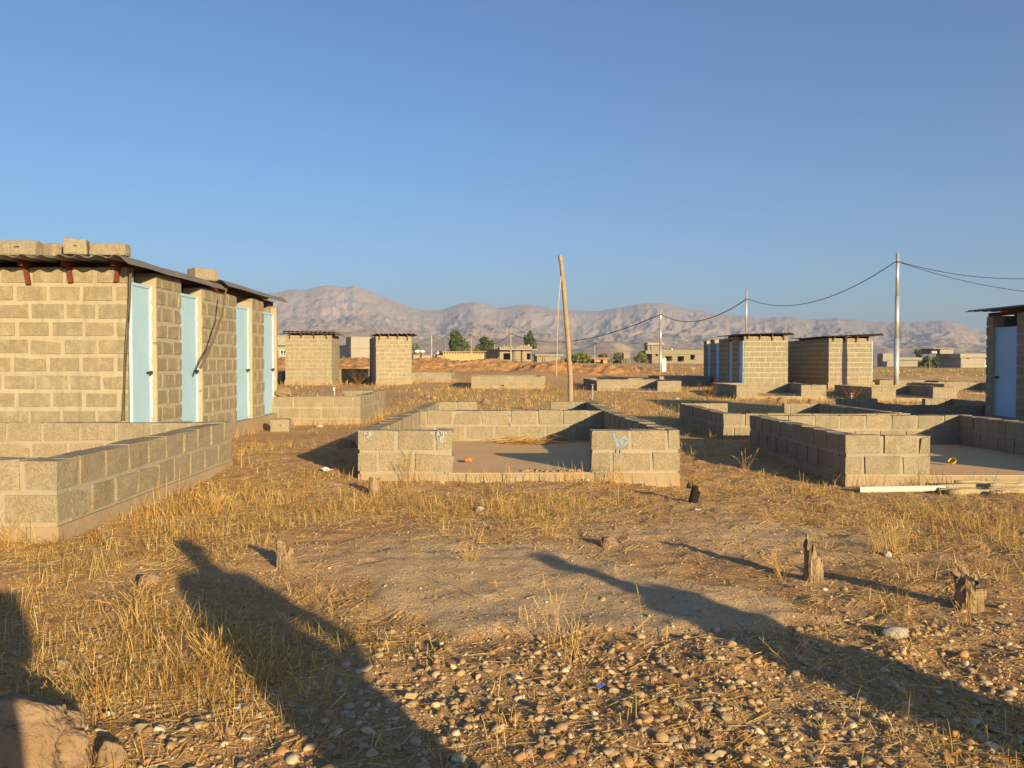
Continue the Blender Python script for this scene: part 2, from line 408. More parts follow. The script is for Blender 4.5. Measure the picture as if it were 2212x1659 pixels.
greya = np.maximum(.8 * patch_mask(xs, ys), .9 * np.exp(-((xs + .3) / 1.25) ** 2 - ((ys - 5.65) / .5) ** 2))
greya = np.maximum(greya, .75 * np.exp(-((xs - 1.9) / 1.2) ** 2 - ((ys - 6.4) / .7) ** 2)) * (1 - farm)
mb = MB(); mb.add(np.stack([xs, ys, GZ.ravel()], 1), gf)
g = mb.build('ground', M['ground'], smooth_=True)
for nm, arr in (('straw', strawa), ('grey', greya), ('far', farm)):
    a = g.data.attributes.new(nm, 'FLOAT', 'POINT'); a.data.foreach_set('value', arr.astype(np.float32))
tag(g, 'dry stony earth with sparse straw stretching to the mountains', kind='structure')

bx_, by_ = np.meshgrid(np.arange(-45, 16.5, .13), np.concatenate([np.arange(59, 74, .14), np.arange(74, 83.5, .4)]))
bh = T(bx_, by_) + berm(bx_, by_); bb = smooth(.02, .35, berm(bx_, by_))
bh = bh - .10 + bb * (.12 + .34 * (fbm(bx_ * .7, by_ * .7, 3) - .5) + .40 * (ridged(bx_ * 1.5, by_ * 1.5, 3) - .55) + .16 * (fbm(bx_ * 4, by_ * 4, 2) - .5))
idx = np.arange(bx_.size).reshape(bx_.shape)
mb = MB(); mb.add(np.stack([bx_.ravel(), by_.ravel(), bh.ravel()], 1), np.stack([idx[:-1, :-1], idx[:-1, 1:], idx[1:, 1:], idx[1:, :-1]], -1).reshape(-1, 4))
eb = mb.build('earth_bank', M['bank'], smooth_=True); tag(eb, 'bank of dug reddish earth and stones below the far houses', kind='structure')

# ------------------------------------------------------------------ mountains
prof_uv = [(-900, 690), (-500, 668), (-200, 655), (0, 652), (200, 645), (420, 640), (560, 636), (610, 627), (640, 623), (660, 624), (690, 616), (720, 615), (745, 621), (765, 615),
    (790, 623), (820, 636), (860, 652), (900, 666), (950, 668), (990, 656), (1022, 649), (1045, 655), (1075, 662), (1100, 659), (1140, 656), (1180, 664),
    (1230, 668), (1290, 671), (1340, 663), (1370, 657), (1425, 653), (1450, 658), (1500, 668), (1560, 677), (1600, 680), (1640, 685), (1700, 682), (1760, 689), (1810, 686),
    (1850, 690), (1890, 695), (1935, 697), (1990, 695), (2040, 690), (2065, 695), (2120, 712), (2180, 722), (2260, 728), (2500, 730), (2900, 725), (3400, 735)]
pa, pe = [], []
for u, v in prof_uv:
    d = at(u, v, 1.0) - Vector((0, 0, EYE)); pa.append(math.atan2(d.x, d.y)); pe.append(d.z / math.hypot(d.x, d.y))
NA, NR, R0, RC, R1_ = 1500, 240, 1100.0, 5000.0, 6300.0
az = np.linspace(R(-56), R(52), NA)
el = np.interp(az, pa, pe)
el = np.convolve(np.pad(el, 1, 'edge'), np.ones(3) / 3, 'valid') + .0030 * (fbm(az * 75, az * 0 + 1.5, 5, .6) - .5)
t = np.concatenate([np.linspace(0, 1, NR - 22) ** 1.1, 1 + np.linspace(.02, .42, 22)])
rr = R0 + (RC - R0) * t
AZ, TT = np.meshgrid(az, t); RR = R0 + (RC - R0) * TT
MX, MY = np.sin(AZ) * RR, np.cos(AZ) * RR
EL = np.broadcast_to(el, AZ.shape)
CR = AZ * RC                                          # metres along the range
wx = 420 * (fbm(CR / 900, RR / 900, 4) - .5); wy = 500 * (fbm(CR / 900 + 40, RR / 900, 4) - .5)
rid = ridged((CR + wx) / 430, (RR + wy) / 1300, 7, .60)
rid2 = ridged((CR + wx) / 120 + 7, (RR + wy) / 330, 4, .6)
spur = fbm(CR / 1500 + 11, RR / 1300, 3)
tc_ = np.clip(TT, 0, 1)
w_ = (1 - .93 * smooth(.80, 1.0, tc_)) * (.12 * smooth(0, .2, tc_) + .88 * smooth(.12, .6, tc_))
base = tc_ ** 1.55 * (.74 + .26 * smooth(.75, 1, tc_))
H = RC * EL * (base * (1 - w_ * (.52 * (1 - rid) + .24 * (1 - rid2) - .15 + .08 * (1 - ridged(CR / 45 + wx / 100, RR / 120, 3)))) + .20 * w_ * (spur - .42) * np.sin(tc_ * math.pi))
hills = 34 * np.exp(-((TT - .28) / .11) ** 2) * smooth(.44, .66, fbm(CR / 500 + 3, RR / 500, 4)) * (.3 + .7 * smooth(.30, .0, AZ))
H = H + hills + 14 * (fbm(CR / 60, RR / 90, 4) - .5) * w_
ang = H / RR; lim = EL * (1.0 - .05 * (1 - smooth(.85, 1.0, tc_)))
H = np.minimum(ang, lim) * RR
H = np.where(TT > 1, RC * EL * (1 - .9 * (TT - 1)) - 60 * smooth(1, 1.1, TT), H)
H = np.maximum(H, 2) * smooth(0, .05, TT) - 6 * (1 - smooth(0, .04, TT)) + 1.3
na, nr = NA, len(t)
idx = np.arange(na * nr).reshape(nr, na)
mf = np.stack([idx[:-1, :-1], idx[:-1, 1:], idx[1:, 1:], idx[1:, :-1]], -1).reshape(-1, 4)
mb = MB(); mb.add(np.stack([MX.ravel(), MY.ravel(), H.ravel()], 1), mf, (H / 450).ravel())
tag(mb.build('mountains', M['mountain'], smooth_=True), 'bare brown mountain range beyond the plain', kind='structure')
TOPZ = float(H.max())

# ------------------------------------------------------------------ block walls, foundations, latrine sheds
def wall(mb, p0, p1, th, z0, z1, rows, pitch, phase=0.0, mort=.040, jit=.005, recess=.011, corner=False):
    """a straight run of hollow blocks from p0 to p1 (centre line); mortar core plus one prism per block"""
    p0 = np.array(p0, float); p1 = np.array(p1, float); L = float(np.hypot(*(p1 - p0)))
    if L < .02: return
    d = (p1 - p0) / L; nrm = np.array((-d[1], d[0]))
    def prism(a, b, h, za, zb, tint, j):
        v = np.array([(s, n_, z) for z in (za, zb) for s, n_ in ((a, -h), (b, -h), (b, h), (a, h))], float)
        if j:
            v += rng.uniform(-j, j, v.shape)
            if rng.random() < .38: v[4 + rng.integers(0, 4)] += (rng.uniform(-.02, .02), rng.uniform(-.012, .012), -rng.uniform(.005, .04))
        w = np.empty_like(v); w[:, :2] = p0 + v[:, :1] * d + v[:, 1:2] * nrm; w[:, 2] = v[:, 2]
        mb.add(w, BOXF, tint)
    prism(recess, L - recess, th / 2 - recess, z0, z1 - recess * .8, -1, 0)
    rh = (z1 - z0) / rows
    for r in range(rows):
        za = z0 + r * rh + mort * .7; zb = z0 + (r + 1) * rh
        if r < rows - 1: zb -= mort * .3
        off = (phase + (.5 if r % 2 else 0)) % 1.0 * pitch
        x = -off
        while x < L - .03:
            w = pitch * (1 + rng.uniform(-.07, .07)); mg = mort * rng.uniform(.7, 1.5)
            a, b = x + mort * .5, x + w - mg * .5
            if x <= 0: a = 0.0
            if b > L - .09: b = L
            if b - a > .05:
                prism(a, b, th / 2 + rng.uniform(-.002, .003), za + rng.uniform(-.004, .004), zb + rng.uniform(-.004, .003), rng.uniform(0, 1) ** .9, jit)
            if b >= L: break
            x += w
def foundation(label, quad, z_top, ground, rooms=1, gaps=(), slab=True, rows=2, rh=.237, pitch=.425, th=.2, back=None, group='low block walls of unfinished rooms', jit=.007, mat='block_found', name='low_block_room', plinth_out=.004):
    """quad = FL, FR, BR, BL outer corners; gaps = (side, a, b) openings measured along the side in metres"""
    Q = [np.array(q, float) for q in quad]
    c = sum(Q) / 4
    zs = z_top - rows * rh
    e = empty(name, (c[0], c[1], ground), 0, label, 'block wall', group)
    L0 = (c[0], c[1], ground)
    mb = MB()
    def run(P, Qe, inset0, inset1, gp, ph, rws=rows, zt=z_top):
        d = Qe - P; L = np.hypot(*d); d = d / L; n_ = np.array((-d[1], d[0]))
        P2 = P + n_ * th / 2
        a = inset0; segs = []
        for g0, g1 in sorted(gp): segs.append((a, g0)); a = g1
        segs.append((a, L - inset1))
        for s0, s1 in segs:
            if s1 - s0 > .05: wall(mb, P2 + d * s0, P2 + d * s1, th, zs, zt, rws, pitch, ph, jit=jit)
    G = {k: [(a, b) for s_, a, b in gaps if s_ == k] for k in ('front', 'right', 'back', 'left', 'back2', 'left2', 'right2')}
    run(Q[0], Q[1], 0, 0, G['front'], .5)
    run(Q[1], Q[2], th, th, G['right'], .25)
    run(Q[2], Q[3], 0, 0, [(np.hypot(*(Q[2] - Q[3])) - b, np.hypot(*(Q[2] - Q[3])) - a) for a, b in G['back']], .5)
    run(Q[3], Q[0], th, th, G['left'], .25)
    if back is not None:                             # a second room behind the first: its own BR, BL corners
        BR, BL = np.array(back[0], float), np.array(back[1], float)
        run(Q[2], BR, 0, th, G['right2'], .25)
        Lb = np.hypot(*(BR - BL))
        run(BR, BL, 0, 0, [(Lb - b, Lb - a) for a, b in G['back2']], .5)
        run(BL, Q[3], th, 0, G['left2'], .25)
    mb.build('wall', M[mat], e, L0)
    if slab:
        o = plinth_out
        def grow(q):
            return [p + np.sign(p - sum(q) / 4) * o for p in q]
        mb = MB()
        qs = [Q] + ([[Q[3] + (Q[0] - Q[3]) * .0, Q[2], np.array(back[0], float), np.array(back[1], float)]] if back is not None else [])
        for k, q in enumerate(qs):
            q = grow(q)
            if k: q[0] = q[0] + np.array((0, .05)); q[1] = q[1] + np.array((0, .05))
            zt = zs - .002 - .003 * k
            v = [(*p, ground - .35) for p in q] + [(*p, zt) for p in q]
            v = np.array(v); v[:4, :2] += (v[:4, :2] - c) * .008
            mb.add(v, BOXF, .5)
        mb.build('base', M['plinth'], e, L0)
        mb = MB()
        q = [Q[0] + np.array((.02, .012)), Q[1] + np.array((-.02, .012)), Q[2] - np.array((.03, .03)), Q[3] - np.array((-.03, .03))]
        v = np.array([(*p, zs - .05) for p in q] + [(*p, zs + .004) for p in q]); mb.add(v, BOXF, .5)
        mb.build('floor', M['slab'], e, L0)
    xs_ = [p[0] for p in Q] + ([back[0][0], back[1][0]] if back is not None else []); ys_ = [p[1] for p in Q] + ([back[0][1], back[1][1]] if back is not None else [])
    RECTS.append((min(xs_) - .02, max(xs_) + .02, min(ys_) - .02, max(ys_) + .02))
    return e, zs

def door(e, side, xp, ya, yb, z0, z1, shade=False):
    """sheet steel door with a raised rim and a bolt"""
    mb = MB(); s = 1 if side == 'right' else -1
    f = lambda a, b: (min(xp + s * a, xp + s * b), max(xp + s * a, xp + s * b))
    x0, x1 = f(-.015, .012); box(mb, x0, x1, ya, yb, z0, z1, .5)
    x0, x1 = f(.0125, .026)
    for a, b, c_, d in ((ya, ya + .035, z0, z1), (yb - .035, yb, z0, z1), (ya + .035, yb - .035, z1 - .04, z1), (ya + .035, yb - .035, z0, z0 + .04)): box(mb, x0, x1, a, b, c_, d, .62)
    o = mb.build('door', M['door'], e)
    mb = MB(); hy = yb - .12 if side == 'right' else yb - .12; hz = z0 + (z1 - z0) * .44
    x0, x1 = f(.027, .05); box(mb, x0, x1, hy - .05, hy + .1, hz - .012, hz + .012, .4)
    x0, x1 = f(.05, .075); box(mb, x0, x1, hy - .012, hy + .03, hz - .03, hz + .02, .3)
    h = mb.build('handle', M['dark_metal'], o)
    mb = MB()                                        # crumbly plaster bead along the jamb
    zz = np.linspace(z0, z1, 40)
    pts = np.stack([np.full(40, xp + s * .02) + rng.normal(0, .004, 40), np.full(40, yb + .004) + rng.normal(0, .006, 40), zz], 1)
    tube(mb, pts, rng.uniform(.008, .022, 40), 6, .9)
    mb.build('plaster_bead', M['white_paint'], o)
    return o

def shed(label, loc, rz, w, L, H, side, openings, rows, pitch, roofs, mat='block_shed', plinth=.28, purlins=(.1, .36, .62, .88), door_h=2.1, group='block latrine sheds', over=.45, oxl=.3, oxr=.3, tabs=True, partition=True, jit=.004, mort=.04):
    e = empty('latrine_shed', loc, rz, label, 'shed', group)
    mb = MB(); z0, z1 = plinth, H
    th = .2; ww = dict(rows=rows, pitch=pitch, jit=jit, mort=mort)
    fw0, fw1 = (0, w - .02) if side == 'right' else ((.02, w) if side == 'left' else (0, w))
    wall(mb, (fw0, th / 2), (fw1, th / 2), th, z0, z1, phase=.0, **ww)
    wall(mb, (fw0, L - th / 2), (fw1, L - th / 2), th, z0, z1, phase=.4, **ww)
    bx = th / 2 if side != 'left' else w - th / 2
    wall(mb, (bx, th), (bx, L - th), th, z0, z1, phase=.25, **ww)
    if side:
        s = 1 if side == 'right' else -1; xp = w if side == 'right' else 0
        cx = xp - s * .05; a = openings[0][1]
        edges = [(a_[1], b_[0]) for a_, b_ in zip(openings, openings[1:])] + [(openings[-1][1], L)]
        for k, (ya, yb) in enumerate(edges):
            wall(mb, (cx, ya + .012), (cx, yb), .3, z0, z1 - (.03 if k % 2 else 0), phase=.15 + .3 * k, **ww)
        if partition:
            for k in range(len(openings) - 1):
                ym = (openings[k][1] + openings[k + 1][0]) / 2
                wall(mb, (min(bx, cx) + .16, ym), (max(bx, cx) - .16, ym), .15, z0, z1 - .05, phase=.1, **ww)
    else:
        wall(mb, (w - th / 2, th), (w - th / 2, L - th), th, z0, z1, phase=.25, **ww)
    mb.build('wall', M[mat], e)
    mb = MB(); o = .025
    box(mb, -o - (.1 if side == 'left' else 0), w + o + (.1 if side == 'right' else 0), -o, L + o, -.4, z0 - .002, .5, .01)
    mb.build('base', M['plinth'], e)
    if side:
        s = 1 if side == 'right' else -1
        for ya, yb in openings:
            mbj = MB(); x0, x1 = (xp - .19, xp + .094) if side == 'right' else (xp - .094, xp + .19)
            box(mbj, x0, x1, yb, yb + .011, z0, z1 - .06, .5)
            mbj.build('jamb_plaster', M['plaster'], e)
        for ya, yb in openings: door(e, side, xp, ya, yb, z0 + .01, z0 + door_h)
    for (ya, yb, dz, tilt) in roofs:                 # corrugated sheets, ridges running along the shed
        mb = MB(); n = int((w + oxl + oxr) / .045)
        xs_ = np.linspace(-oxl, w + oxr, n); ph = np.arange(n) % 5
        prof = np.array([0, .0, .036, .036, .016])[ph] + rng.normal(0, .004, n)
        yy = np.linspace(ya, yb, 7)
        prof[-2:] = (-.035, -.075)
        zz = H + .10 + dz + prof[None, :] + tilt * (xs_[None, :] / w - .5) + rng.normal(0, .006, (7, 1)) + .03 * ((yy[:, None] - ya) / (yb - ya) - .5) ** 2
        X_, Y_ = np.meshgrid(xs_, yy)
        top = np.stack([X_, Y_, zz], -1).reshape(-1, 3); bot = top - np.array((0, 0, .006))
        I = np.arange(n * 7).reshape(7, n); m = n * 7
        q = np.stack([I[:-1, :-1], I[:-1, 1:], I[1:, 1:], I[1:, :-1]], -1).reshape(-1, 4)
        fs = [q, q[:, ::-1] + m]
        for ring in (I[0], I[-1][::-1], I[:, 0][::-1], I[:, -1]):
            fs.append(np.stack([ring[1:], ring[:-1], ring[:-1] + m, ring[1:] + m], -1))
        mb.add(np.concatenate([top, bot]), np.concatenate(fs), .5)
        mb.build('roof_sheet', M['roof'], e)
    if tabs:
        ya = min(r_[0] for r_ in roofs); yb = max(r_[1] for r_ in roofs)
        for p in purlins:
            mb = MB(); x = p * w + rng.uniform(-.03, .03)
            box(mb, x - .03, x + .03, -.16, yb - .1, H + .005, H + .095, .5)
            a = rng.uniform(-.04, .04); hgt = rng.uniform(.12, .22)
            v = np.array([(x - .026 + a, -.05, H - hgt), (x + .026 + a, -.05, H - hgt), (x + .026 + a, -.012, H - hgt), (x - .026 + a, -.012, H - hgt),
                          (x - .026, -.05, H + .004), (x + .026, -.05, H + .004), (x + .026, -.012, H + .004), (x - .026, -.012, H + .004)])
            mb.add(v, BOXF, .6); mb.build('purlin', M['rust'], e)
    c, s_ = math.cos(rz), math.sin(rz)
    cor = [(loc[0] + c * x - s_ * y, loc[1] + s_ * x + c * y) for x, y in ((-.1, -.05), (w + .1, -.05), (w + .1, L), (-.1, L))]
    RECTS.append((min(p[0] for p in cor), max(p[0] for p in cor), min(p[1] for p in cor), max(p[1] for p in cor)))
    return e

# near left shed, doors on the sunny right side
SHL = shed('tan block shed at the left with four pale blue doors and blocks on its roof', (-7.43, 10.83, 0), 0, 2.72, 6.94, 2.56, 'right',
     [(.03, .63), (1.52, 2.39), (4.12, 5.10), (5.90, 6.86)], 10, .425,
     [(-.5, 3.28, -.03, 0), (3.34, 7.4, .05, 0)], purlins=(.3, .52, .735, .96), mort=.054, door_h=2.1, oxl=.3, oxr=.22)
# right shed in shade, seen on its door side
shed('block shed with one blue door in shade at the right edge', (11.92, 12.4, -.2), 0, 2.4, 7.45, 2.67, 'left', [(.03, .7), (1.6, 2.5), (4.2, 5.1), (6.28, 7.2)], 10, .44,
     [(-.4, 8.0, .03, 0)], oxl=.32, oxr=.3, door_h=2.1)
# the pair in the middle distance
shed('block shed with a row of four blue doors on its shaded side', (12.55, 41.9, .05), 0, 2.26, 7.7, 2.65, 'left', [(.03, .72), (1.7, 2.5), (4.3, 5.2), (6.2, 7.0)], 9, .545,
     [(-.35, 3.6, .02, .06)], mat='block_far', oxl=.45, oxr=.2, door_h=2.15)
shed('block shed behind the tall steel pole with the pole shadow on its wall', (17.13, 42.5, .1), 0, 2.26, 7.4, 2.52, 'right', [(.03, .7), (1.6, 2.4), (4.2, 5.1), (6.0, 6.9)], 9, .545,
     [(-.35, 3.4, .04, .1), (3.5, 4.9, -.06, -.1)], mat='block_far', oxl=.3, oxr=.45)
# two small sheds left of the middle
shed('wide windowless block shed with a loose roof sheet, left of the grey house', (-10.88, 43.4, .19), 0, 2.4, 2.0, 2.6, None, [], 11, .47,
     [(-.3, 2.3, -.02, -.03), (-.2, 1.2, .07, -.05)], mat='block_shed', oxl=.12, oxr=.3)
shed('narrow block shed with a black shaded side, right of the grey house', (-6.14, 43.0, .13), R(12), 1.84, 5.4, 2.6, None, [], 11, .44,
     [(-.3, 3.4, .0, .02)], mat='block_shed', oxl=.1, oxr=.25)

# loose blocks on the near shed's roof
def loose_block(label, loc, rot, size=(.40, .2, .2), hole=True, mat='block_found', group='loose concrete blocks'):
    mb = MB(); sx, sy, sz = (q / 2 for q in size)
    n = 7
    # rounded, chipped block made from a subdivided box
    P = []; F = []
    def face(o, a, b, k0):
        for i in range(n + 1):
            for j in range(n + 1): P.append(o + a * (i / n) + b * (j / n))
        for i in range(n):
            for j in range(n):
                q = k0 + i * (n + 1) + j
                if hole and k0 == 0 and (i, j) in ((3, 3),): continue
                F.append((q, q + n + 1, q + n + 2, q + 1))
    ex, ey, ez = np.array((2 * sx, 0, 0)), np.array((0, 2 * sy, 0)), np.array((0, 0, 2 * sz)); o = np.array((-sx, -sy, -sz))
    k = (n + 1) ** 2
    face(o, ez * 0 + ex, ez, 0); face(o + ey, ez, ex, k); face(o, ez, ey, 2 * k); face(o + ex, ey, ez, 3 * k); face(o, ey, ex, 4 * k); face(o + ez, ex, ey, 5 * k)
    P = np.array(P); s = np.array((sx, sy, sz)); r = .022
    c_ = np.clip(P, -s + r, s - r); d = P - c_; ln = np.linalg.norm(d, axis=1)[:, None]; P = np.where(ln > 1e-9, c_ + d / np.maximum(ln, 1e-9) * r, P)
    seed = rng.uniform(0, 50)
    P = P + np.array([mnoise.noise_vector(Vector(p * 9 + seed)) for p in P]) * .008
    mb.add(P, [f[::-1] for f in F], .5 + rng.uniform(-.3, .3))
    if hole:                                        # sunk core hole behind the open cell
        h = 1 / n; x0, x1, z0, z1 = -sx + 3 * h * 2 * sx, -sx + 4 * h * 2 * sx, -sz + 3 * h * 2 * sz, -sz + 4 * h * 2 * sz
        box(mb, x0 - .012, x1 + .012, -sy + .03, -sy + .12, z0 - .012, z1 + .012, 0)
    ob = mb.build('concrete_block', M[mat], smooth_=False)
    ob.location = loc; ob.rotation_euler = rot
    return tag(ob, label, 'concrete block', group)
for (u, v, Y, rz, sz, hole, lab) in [
    (46, 541, 10.62, .02, (.45, .2, .19), True, 'pale concrete block on the left shed roof, its hole near the right end'),
    (120, 543, 10.75, -.4, (.20, .22, .17), False, 'broken rounded block on the roof, leaning behind its neighbour'),
    (166, 540.5, 10.55, .25, (.27, .22, .20), True, 'darker squarish block on the roof with a round hole'),
    (238, 543.5, 10.6, .05, (.44, .2, .155), False, 'long low orange tinted block near the roof corner'),
    (-8, 543, 10.8, .0, (.4, .2, .19), False, 'concrete block on the roof cut by the left edge of the photo'),
    (438, 592, 13.6, .9, (.42, .25, .19), False, 'concrete block standing far back on the roof of the left shed')]:
    p = at(u, v, Y); p.z = 2.56 + (.10 if Y < 13 else .09) + .015 + sz[2] / 2
    loose_block(lab, p, (0, 0, rz), sz, hole)
p = at(607, 921, 16.1); p.z = float(ground_z(p.x, p.y)[0]) + .11
loose_block('concrete block standing on the ground at the back corner of the left shed', p, (0, 0, .1), (.36, .3, .25), True)

# wires and rope on the near shed
def cable(label, pts, r, mat='wire', name='wire', cat='wire', group=None, seg=6):
    mb = MB(); pts = np.asarray(pts, float); c = pts[0]
    tube(mb, pts, r, seg)
    return tag(mb.build(name, M[mat], None, tuple(c), True), label, cat, group)
a = np.array(at(281, 583, 10.77)); b = np.array(at(263, 908, 10.79))
q = np.linspace(0, 1, 14)[:, None]
cable('thin brown wire hanging down the shed corner, the left one of two', a + (b - a) * q + np.sin(q * 9) * np.array((.006, 0, 0)), .0065)
a = np.array(at(283.5, 583, 10.77)); b = np.array(at(268, 908, 10.79))
cable('thin brown wire hanging down the shed corner, nearer to the blue door', a + (b - a) * q + np.sin(q * 7) * np.array((.008, 0, 0)), .0065)
pr = [at(481, 622, 13.45), at(476, 650, 13.42), at(473, 675, 13.4), at(463, 705, 13.1), at(452, 737, 12.95), at(441, 757, 12.75), at(434, 775, 12.62), at(424, 795, 12.5)]
pr = [Vector(p) + Vector((.06, 0, 0)) for p in pr]
cable('twisted rope tied from the eave across to the bolt of the second blue door', pr, [.012, .016, .012, .018, .012, .022, .022, .02], 'wire', 'rope', 'rope')

# numbered room in the centre
FC, ZC = foundation('low block room with a blue painted number beside its open front', [(-1.50, 9.14), (2.03, 9.14), (1.88, 13.18), (-1.34, 13.18)], .594, .02,
    gaps=[('front', 1.03, 2.56), ('back2', .93, 2.33)], back=[(1.95, 16.15), (-1.27, 16.15)], rh=.237)
def stroke(mb, pts, wd, y, depth=.004):
    pts = np.asarray(pts, float)
    for k in range(3):                               # sprayed edge: three ragged passes
        tg = np.gradient(pts, axis=0); tg /= np.linalg.norm(tg, axis=1)[:, None]; n_ = np.stack([-tg[:, 1], tg[:, 0]], 1)
        w = wd * (1, .8, .6)[k] * (1 + .25 * rng.uniform(-1, 1, len(pts)))[:, None] * .5
        a, b = pts + n_ * w, pts - n_ * w; m = len(pts)
        yy = y - depth - .0015 * k
        V = np.concatenate([np.stack([q_[:, 0], np.full(m, yq), q_[:, 1]], 1) for q_, yq in ((a, yy), (b, yy), (a, y + .004), (b, y + .004))])
        i = np.arange(m - 1)
        F = np.concatenate([np.stack([i, i + m, i + m + 1, i + 1], 1), np.stack([i, i + 1, i + 1 + 2 * m, i + 2 * m], 1), np.stack([i + m, i + 3 * m, i + 1 + 3 * m, i + 1 + m], 1)])
        mb.add(V, F, .5 + .1 * k)
L0 = tuple(FC.location); FY = 9.14
def fx(x): return 1.03 + (x - 832) / 6.25 / 197.0
def fz(y): return .594 - (y - 490) / 6.25 / 197.0
mb = MB()
k = np.linspace(0, 1, 12)
stroke(mb, np.stack([fx(1162) + (fx(1212) - fx(1162)) * k + .006 * np.sin(k * 3), fz(530) + (fz(718) - fz(530)) * k], 1), .027, FY)
th_ = np.linspace(0, 2 * math.pi * 1.03, 30)
stroke(mb, np.stack([fx(1302) + (fx(1335) - fx(1302)) * np.cos(th_) * 1.15, fz(640) + (fz(592) - fz(640)) * np.sin(th_)], 1), .025, FY)
mb.build('painted_number', M['blue_paint'], FC, L0)
mb = MB()
for (x0, z0_, x1, z1_) in [(1262, 755, 1258, 830), (1210, 730, 1204, 795)]:
    stroke(mb, np.stack([fx(x0) + (fx(x1) - fx(x0)) * k, fz(z0_) + (fz(z1_) - fz(z0_)) * k], 1), .006, FY)
mb.build('paint_drip', M['blue_paint'], FC, L0)
mb = MB()
def splash(x, z, wd, hgt, y, n=22):
    for _ in range(n):
        xx = x + rng.normal(0, wd * .35); h = hgt * rng.uniform(.15, 1) * math.exp(-((xx - x) / wd) ** 2 * 2)
        stroke(mb, np.stack([xx + rng.normal(0, .002, 4), z - h * np.linspace(0, 1, 4)], 1), rng.uniform(.003, .009), y, .003)
splash(-1.40, .575, .05, .09, 9.135); splash(-.60, .585, .14, .14, 9.135, 34); splash(-.52, .145, .05, .05, 9.135, 10)
splash(-.05, .585, .10, .02, 12.975, 12); splash(.25, .555, .1, .06, 12.975, 16); splash(.25, .41, .1, .08, 12.975, 14)
mb.build('paint_splash', M['white_paint'], FC, L0)

# near left room
foundation('low block room in the near left corner running out of the photo', [(-6.7, 6.0), (-3.13, 6.0), (-3.15, 10.02), (-6.7, 10.02)], .637, .0)
# left, beyond the shed
F2, _ = foundation('low block room just behind the left shed with a tan boulder on it', [(-6.4, 17.6), (-2.84, 17.6), (-2.83, 21.5), (-6.4, 21.5)], .635, .03, gaps=[('back', 1.2, 2.56)])
# right rooms
foundation('low block room at the right behind the log pile, its floor showing', [(4.08, 9.6), (7.66, 9.6), (7.7, 13.5), (4.15, 13.5)], .49, -.1, gaps=[('front', .99, 2.55)])
foundation('low block room just behind the right room with the log pile', [(4.27, 15.5), (7.8, 15.5), (7.82, 19.7), (4.37, 19.7)], .385, -.13, gaps=[('back', 1.1, 2.45)])
foundation('low shaded block room beside the blue door of the right shed', [(9.95, 20.3), (13.4, 20.3), (13.5, 24.2), (9.97, 24.2)], .30, -.21, gaps=[('back', 1.15, 2.55)])
# middle distance
foundation('low block room before the four door shed', [(10.08, 34.6), (13.86, 34.6), (13.95, 38.9), (10.2, 38.9)], .42, -.15, gaps=[('front', .9, 2.72)])
foundation('low block room before the shed that bears the pole shadow', [(15.96, 35.0), (19.62, 35.0), (19.7, 39.2), (16.08, 39.2)], .316, -.31, gaps=[('front', 1.03, 2.62)])
foundation('low block room right of the wooden pole with a second room behind', [(4.77, 39.0), (8.74, 39.0), (8.6, 43.2), (4.9, 43.2)], .50, .02, gaps=[('front', 1.12, 2.85), ('back2', .75, 2.5)], back=[(8.55, 46.8), (4.95, 46.8)])
foundation('low shaded block wall reaching left from the four door shed', [(9.3, 47.0), (12.2, 47.0), (12.2, 50.5), (9.3, 50.5)], .60, .1, slab=True)
foundation('low block room left of the wooden pole below the earth bank', [(-1.16, 40.3), (2.42, 40.3), (2.42, 44.0), (-1.16, 44.0)], .70, .12, gaps=[('front', 1.44, 1.58)])
foundation('low block room at the right foot of the narrow shed', [(-4.75, 45.0), (-2.38, 45.0), (-2.38, 48.6), (-4.75, 48.6)], .83, .32)
foundation('black shaded low block room between the two small sheds', [(-10.5, 47.4), (-7.75, 47.4), (-7.75, 51), (-10.5, 51)], 1.0, .42)
foundation('black shaded low block room left of the wide windowless shed', [(-16, 46.0), (-11.7, 46.0), (-11.7, 50), (-16, 50)], .88, .3)
foundation('low block room under the tall steel pole', [(21.9, 45.2), (25.9, 45.2), (25.9, 49.3), (21.9, 49.3)], .33, -.25, gaps=[('front', 1.2, 2.4)])
foundation('low block room beside the shaded edge of the right shed', [(22.6, 41.5), (26.5, 41.5), (26.6, 45), (22.7, 45)], .30, -.3, gaps=[('front', .75, 2.9)])
foundation('low block room right of the shadow striped shed', [(20.2, 43.4), (21.6, 43.4), (21.6, 46.6), (20.2, 46.6)], .45, -.15)

# ------------------------------------------------------------------ poles and cables
def gz(x, y): return float(ground_z(x, y)[0])
wp = [(1232.5, 905, 0), (1232.5, 862, 0), (1232, 808, 0), (1229, 773, 0), (1226, 720, 0), (1221, 668, 0), (1217, 610, 0), (1213, 575, 0), (1209.5, 551, 0)]
PY = 22.3
pts = [at(u, v, PY) for u, v, _ in wp]
ks = np.linspace(0, 1, 40); src = np.linspace(0, 1, len(pts))
sp = np.stack([np.interp(ks, src, [p[i] for p in pts]) for i in range(3)], 1)
sp[1:-1] = (sp[:-2] + 2 * sp[1:-1] + sp[2:]) / 4; sp[1:-1] = (sp[:-2] + 2 * sp[1:-1] + sp[2:]) / 4
e = empty('wooden_pole', (pts[0].x, PY, gz(pts[0].x, PY)), 0, 'tall crooked wooden pole behind the numbered room', 'pole'); L0 = tuple(e.location)
mb = MB(); tube(mb, sp, np.interp(ks, [0, .5, 1], [.068, .064, .054]) * (1 + .07 * np.sin(ks * 47) + .05 * rng.normal(0, 1, 40).clip(-1, 1)), 12)
mb.build('trunk', M['wood_pole'], e, L0, True)
